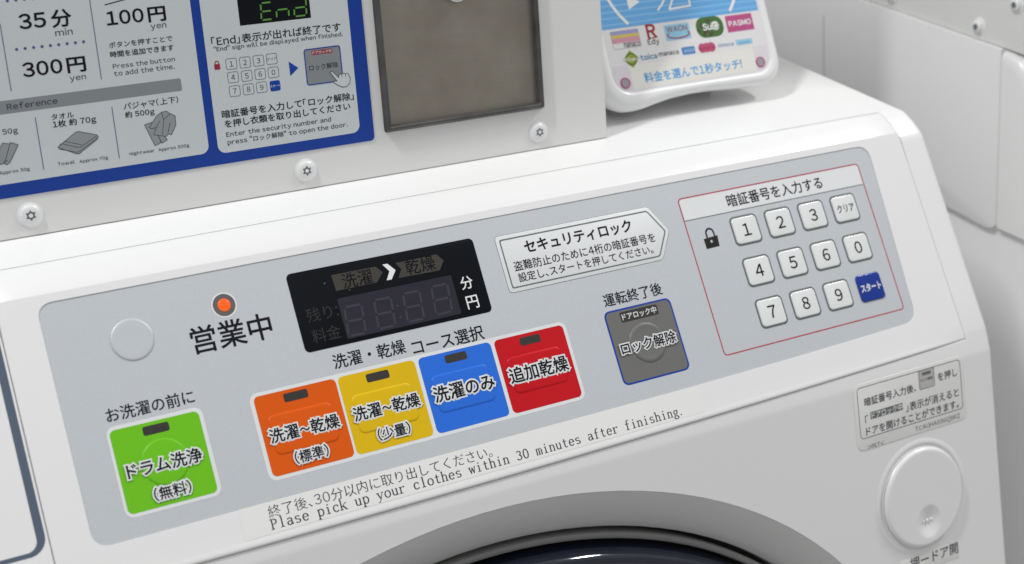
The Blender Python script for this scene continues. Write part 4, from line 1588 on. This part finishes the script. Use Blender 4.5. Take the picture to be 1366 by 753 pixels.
# foot behind the body, down to the machine top
fz = lambda y: top_z(y / 1000) * 1000 + .2
y0f, y1f = 98, 150
L = [[Vector(p) * .001 for p in ((RC - 35, y0f, fz(y0f)), (RC + 35, y0f, fz(y0f)), (RC + 35, y1f, fz(y1f)), (RC - 35, y1f, fz(y1f)))],
     [Vector(p) * .001 for p in ((RC - 35, y0f, 62), (RC + 35, y0f, 62), (RC + 35, y1f, 140), (RC - 35, y1f, 140))]]
loft(mb, L, True, True)
mb.build('stand', M['reader_white'], reader)
mb = MB()
fill(mb, REA, rr(RC - 59.8, 12.8, RC + 59.8, 160.5, 12, 8), -.85)
fc = mb.build('face_plate', M['face'], reader)
HF = -.85
bb = 53.0
mb = MB()
fill(mb, REA, [(RC - 59, bb), (RC + 59, bb), (RC + 59, 148), (RC - 59, 148)], HF + .06)
mb.build('blue_picture', M['sky_blue'], fc)
mb = MB()
for k in range(24):
    fill(mb, REA, [(RC - 58.8, bb + 2 + k * 3.9), (RC + 58.8, bb + 2 + k * 3.9), (RC + 58.8, bb + 3.1 + k * 3.9), (RC - 58.8, bb + 3.1 + k * 3.9)], HF + .10)
mb.build('pale_stripes', M['sky_stripe'], fc)
mb = MB()
ac, bc_, rc_ = RC - 1.5, 90.0, 52.0
pts = [(ac + rc_ * math.cos(math.radians(t)), bc_ + rc_ * math.sin(math.radians(t))) for t in range(-130, 310, 4)]
pts = [p for p in pts if p[1] > bb]
polyline(mb, REA, pts, 2.0, HF + .15, False, .004)
tri = [REA.px(*q) for q in ((834, -9), (839.9, 12.6), (853.8, 2))]
fill(mb, REA, tri, HF + .16)
polyline(mb, REA, [REA.px(*q) for q in ((878.5, 13.3), (884, 5), (890, -8))], 1.3, HF + .16, False, .004)
polyline(mb, REA, [REA.px(*q) for q in ((898.5, -4), (893.7, 12.2), (921.3, 7.2), (919, -6))], 1.3, HF + .16, False, .004)
mb.build('white_drawing', M['mark_white'], fc)


def rp(x, y):
    return REA.px(790 + x / 5.254, y / 5.254)


def quad(mb, pts, h):
    fill(mb, REA, [rp(*p) for p in pts], h)


HL = HF + .08


def logo(name, mat, label=None):
    pass


# printed card marks, each a piece of its own
logos = []


def new_logo(name):
    logos.append((name, MB()))


def lm(k):
    return logos[-1][1].use(k)


def rbox(x0, y0, x1, y1, x2, y2, x3, y3):
    """tl, tr, br, bl in zoom pixels -> axis aligned rectangle"""
    t = [rp(x0, y0), rp(x1, y1), rp(x2, y2), rp(x3, y3)]
    return ((t[0][0] + t[3][0]) / 2, (t[2][1] + t[3][1]) / 2, (t[1][0] + t[2][0]) / 2, (t[0][1] + t[1][1]) / 2)


new_logo('striped_logo')
n_ = rbox(130, 228, 322, 198, 350, 322, 158, 350)
polyline(lm('grey_dot'), REA, rr(*n_, .6, 3), .22, HL, True, .004)
hgt = n_[3] - n_[1]
for k, c in enumerate(('lav', 'lav', 'yel', 'yel', 'rose', 'rose', 'rose')):
    t0 = n_[3] - hgt * (.02 + .095 * k)
    fill(lm(c), REA, [(n_[0] + .2, t0 - hgt * .085), (n_[2] - .2, t0 - hgt * .085), (n_[2] - .2, t0), (n_[0] + .2, t0)], HL + .03)
write(lm('ink_soft'), REA, 'nanaco', rp(228, 317), rp(342, 304), HL, .02, 1.5, px=False)
new_logo('letter_logo')
write(lm('dark_red'), REA, 'R', rp(387, 219), rp(448, 212), HL, .03, px=False)
line(lm('dark_red'), REA, rp(398, 270), rp(462, 258), .7, HL)
write(lm('ink_soft'), REA, 'Edy', rp(396, 300), rp(474, 288), HL, .015, px=False)
new_logo('pale_blue_logo')
w_ = rbox(502, 182, 675, 153, 703, 262, 530, 290)
fill(lm('pale_blue'), REA, rr(*w_, .4, 2), HL)
write(lm('dark_red'), REA, 'WAON', rp(526, 208), rp(668, 190), HL + .05, .01, px=False)
e_ = rp(610, 240)
polyline(lm('dark_red'), REA, [(e_[0] + 8.2 * math.cos(math.radians(t)), e_[1] + 2.2 * math.sin(math.radians(t))) for t in range(150, 391, 10)], .8, HL + .05, False, .004)
new_logo('green_logo')
s_ = rp(829, 187)
fill(lm('card_green'), REA, rr(s_[0] - 10.4, s_[1] - 6.6, s_[0] + 10.4, s_[1] + 6.6, 6.0, 8), HL)
for k in range(34):
    x = s_[0] - 10 + random.random() * 11
    y = s_[1] - 6 + random.random() * 12
    if x < s_[0] - 4 and (x - (s_[0] - 4.4)) ** 2 + (y - s_[1]) ** 2 > 28:
        continue
    fill(lm('card_brown'), REA, circ(x, y, .75, n=8), HL + .03 + k * .001)
write(lm('mark_white'), REA, 'Sui', rp(779, 190), rp(850, 180), HL + .06, .03, px=False)
write(lm('card_green'), REA, 'ca', rp(851, 184), rp(905, 176), HL + .12, .0, px=False)
c_ = rp(868, 182)
fill(lm('face'), REA, circ(c_[0], c_[1] + .3, 2.9, n=18), HL + .075)
new_logo('magenta_logo')
p_ = rbox(932, 115, 1115, 88, 1143, 200, 960, 230)
fill(lm('magenta'), REA, rr(*p_, .3, 2), HL)
write(lm('mark_white'), REA, 'PASMO', rp(962, 168), rp(1115, 147), HL + .05, .03, .95, px=False)
new_logo('diamond_logo')
k_ = rp(279, 413)
fill(lm('lime'), REA, [(k_[0], k_[1] - 5.6), (k_[0] + 5.9, k_[1]), (k_[0], k_[1] + 5.6), (k_[0] - 5.9, k_[1])], HL)
polyline(lm('card_green'), REA, circ(k_[0], k_[1], 3.9, 3.4, 20), .8, HL + .04, True, .004)
write(lm('mark_white'), REA, 'Kitaca', (k_[0] - 5, k_[1]), (k_[0] + 5, k_[1]), HL + .06, .02, px=False)
new_logo('blue_word_logo')
write(lm('teal_ink'), REA, 'toica', rp(342, 403), rp(457, 388), HL, .035, px=False)
new_logo('black_word_logo')
write(lm('ink_soft'), REA, 'manaca', rp(471, 382), rp(610, 364), HL, .02, px=False)
new_logo('blue_logo')
i_ = rbox(628, 335, 716, 318, 735, 370, 640, 388)
fill(lm('mid_blue'), REA, rr(*i_, 1, 3), HL)
write(lm('mark_white'), REA, 'ICOCA', rp(650, 359), rp(724, 346), HL + .05, .0, px=False)
new_logo('pink_logo')
g_ = rp(809, 332)
for dx in (-3.4, 0, 3.4):
    fill(lm('pink'), REA, circ(g_[0] + dx, g_[1], 3.1, n=24), HL + .004 * (dx + 5))
write(lm('dark_red'), REA, 'SUGOCA', rp(760, 341), rp(862, 326), HL + .06, .02, px=False)
new_logo('grey_word_logo')
write(lm('teal_ink'), REA, 'nimoca', rp(887, 318), rp(995, 303), HL, .01, px=False)
new_logo('sky_blue_logo')
h_ = rbox(1010, 281, 1122, 266, 1129, 302, 1018, 318)
fill(lm('pale_blue'), REA, h_ and rr(*h_, .2, 2), HL)
write(lm('mid_blue'), REA, 'はやかけん', rp(1035, 302), rp(1110, 291), HL + .05, .0, px=False)
for nm, mm in logos:
    mm.build(nm, None, fc)
# lower label and screws
mb = MB()
r0, r1 = rp(272, 530), rp(1128, 405)
fill(mb, REA, rr(RC - 46.5, 14.6, RC + 47.5, 29.2, .5, 2), HF + .05)
mb.build('cream_label', M['cream'], fc)
mb = MB()
for x0, x1 in ((RC - 58.6, RC - 46.8), (RC + 47.8, RC + 58.6)):
    pts = [(x0, 29.8), (x0, 20.5), (x0 + 1.5, 17.5), (x0 + 5, 14.6), (x1, 14.6), (x1, 29.8)] if x0 < RC else [(x1, 29.8), (x0, 29.8), (x0, 14.6), (x1 - 5, 14.6), (x1 - 1.5, 17.5), (x1, 20.5)]
    mb = MB()
    fill(mb, REA, pts, HF + .05)
    mb.build('lilac_corner', M['lilac'], fc)
mb = MB()
write(mb, REA, '料金を選んで1秒タッチ!', rp(371, 547), rp(1052, 443), HF + .11, .012, px=False)
mb.build('blue_lettering', M['touch_blue'], fc)
for q in ((835.2, 110.9), (1015.2, 82.5)):
    a, b = REA.px(*q)
    mb = MB()
    loft(mb, [[REA.at(x, y, h) for x, y in circ(a, b, r, n=24)] for r, h in ((3.5, HF), (3.4, HF + .5), (2.9, HF + .6), (2.7, HF + .2))], cap1=True)
    sc_ = mb.build('screw', M['magenta'], reader, sharp=50)
    mb = MB()
    fill(mb, REA, circ(a, b, 2.75, n=24), HF + .35)
    mb.build('screw_head', M['grey_dot'], sc_)

# ================================================================== NEIGHBOUR (right)
NX = 0.66
nw = thing('washing_machine', 'second white washer to the right, only its plain grey side wall in view', 'washing machine',
           (NX + 0.36, 0.2, -0.93), 'washing machines side by side')


class SidePlane:
    def __init__(s, x):
        s.x = x

    def px(s, x, y):
        d = CB.transposed() @ Vector(((x - 683) / FPX, (y - 376.5) / FPX, 1))
        t = (s.x - CPOS.x) / d.x
        p = CPOS + d * t
        return (p.y * 1000, p.z * 1000)

    def at(s, a, b, h=0.0):          # h towards the camera side (-X)
        return Vector((s.x * 1000 - h, a, b)) * .001


NS = SidePlane(NX)


def side_prism(mb, poly, h0, h1, bev=0.0):
    """solid slab of an outline in the (Y, Z) plane, face at h1 towards -X"""
    ar = sum(poly[i - 1][0] * poly[i][1] - poly[i][0] * poly[i - 1][1] for i in range(len(poly)))
    p = poly if ar > 0 else poly[::-1]
    L = [[NS.at(a, b, h0) for a, b in p]]
    if bev:
        L.append([NS.at(a, b, h1 - bev) for a, b in p])
        L.append([NS.at(a, b, h1 - bev * .3) for a, b in inset(p, bev * .3)])
        L.append([NS.at(a, b, h1) for a, b in inset(p, bev)])
    else:
        L.append([NS.at(a, b, h1) for a, b in p])
    L = [l[::-1] for l in L]
    loft(mb, L, True, True)


# side wall: upper part stands proud, lower part set back; lower edge slopes towards the front
bl = [NS.px(*q) for q in ((1090, -20), (1366, 77))]
sl = (bl[1][1] - bl[0][1]) / (bl[1][0] - bl[0][0])
topl = lambda y: bl[1][1] + sl * (y - bl[1][0])
e1_, e2_ = NS.px(1268.5, 279), NS.px(1331, 312)
s2_ = (e2_[1] - e1_[1]) / (e2_[0] - e1_[0])
lowl = lambda y: e2_[1] + s2_ * (y - e2_[0])
fy, _ = NS.px(1332, 200)
yf = fy
NBACK = 520.0
mb = MB()
poly = [(NBACK, topl(NBACK)), (yf + .4, topl(yf)), (yf + .4, lowl(yf) + 6), (yf + 5, lowl(yf + 5) + 1.2), (yf + 12, lowl(yf + 12)), (NBACK, min(lowl(NBACK), topl(NBACK) - 20))]
side_prism(mb, poly, -30, 0, .5)
mb.build('side_panel', M['neighbour_white'], nw)
# front face: leans back like the first machine's, with a rounded left end and top
mb = MB()
yg = yf - .2
t0 = topl(yg)
tn = math.tan(TILT)
poly = [(yg, t0 - .3), (yg, lowl(yg) + 4), (yg - 24 - (t0 - 18 - lowl(yg)) * tn, lowl(yg) - 8), (yg - 23, t0 - 17), (yg - 20, t0 - 10.5), (yg - 15, t0 - 5.5), (yg - 8, t0 - 2.2)]
L = []
for d, h in ((7, 0), (4.2, -.6), (2.2, -1.9), (.8, -4), (.15, -6.4), (0, -9), (0, -700)):
    q = [(min(a, yg), b) for a, b in inset(poly[::-1], d)][::-1] if False else [(a if a > yg - 1 else a + d, b - (d if b > t0 - 12 else 0)) for a, b in poly]
    L.append([NS.at(a, b, h) for a, b in q])
loft(mb, L, True, True)
mb.build('front_fascia', M['white'], nw)
# lower side wall, set back
mb = MB()
poly = [(NBACK, lowl(NBACK) + 15), (yf - 62, lowl(yf - 62) + 15), (yf - 75, -930), (NBACK, -930)]
side_prism(mb, poly, -320, -5, 1.0)
mb.build('lower_side_panel', M['neighbour_white'], nw)
# narrow vertical joint strips
mb = MB()
jy = NS.px(1099, 70)[0]
side_prism(mb, [(jy - .6, topl(jy) - 22), (jy - .6, topl(jy) - 120), (jy + .6, topl(jy) - 120), (jy + .6, topl(jy) - 22)], -.5, .15)
mb.build('joint_strip', M['neighbour_joint'], nw)

# neighbour's coin box
nc = thing('coin_box', 'plain white steel coin box on the right hand washer, side wall with small round screws', 'coin box',
           (NX + 0.2, 0.2, topl(200) / 1000), 'coin boxes on top of the machines')
cyf = NS.px(1361, 74)[0]
mb = MB()
poly = [(cyf, topl(cyf) + .3), (NBACK - 100, topl(NBACK - 100) + .3), (NBACK - 100, 480), (cyf, 480)]
ar = 1
L = []
for h, i in ((-400, 0), (-4.2, 0), (-3.3, .3), (-3, 1.2)):
    L.append([NS.at(a, b, h) for a, b in inset(poly, i)])
L = [l[::-1] for l in L]
loft(mb, L, True, True)
mb.build('housing', M['white_steel'], nc)
for q in ((1302, 36), (1353, 7), (1186, -4)):
    a, b = NS.px(*q)
    mb = MB()
    loft(mb, [[NS.at(a - r * math.cos(t * math.pi / 12), b + r * math.sin(t * math.pi / 12), h) for t in range(24)] for r, h in ((6.2, -3), (6.0, -2.5), (4.4, -2), (4.0, -.4), (3.0, .4), (1, .6))], cap1=True)
    so = mb.build('screw', M['screw_white'], nc, sharp=50)
    mb = MB()
    star = [(a - (2.6 if k % 2 == 0 else 1.7) * math.cos(math.radians(k * 30)), b + (2.6 if k % 2 == 0 else 1.7) * math.sin(math.radians(k * 30))) for k in range(12)]
    mb.add([NS.at(x, y, .7) for x, y in star], [tuple(range(12))])
    mb.build('star_socket', M['screw_dark'], so)
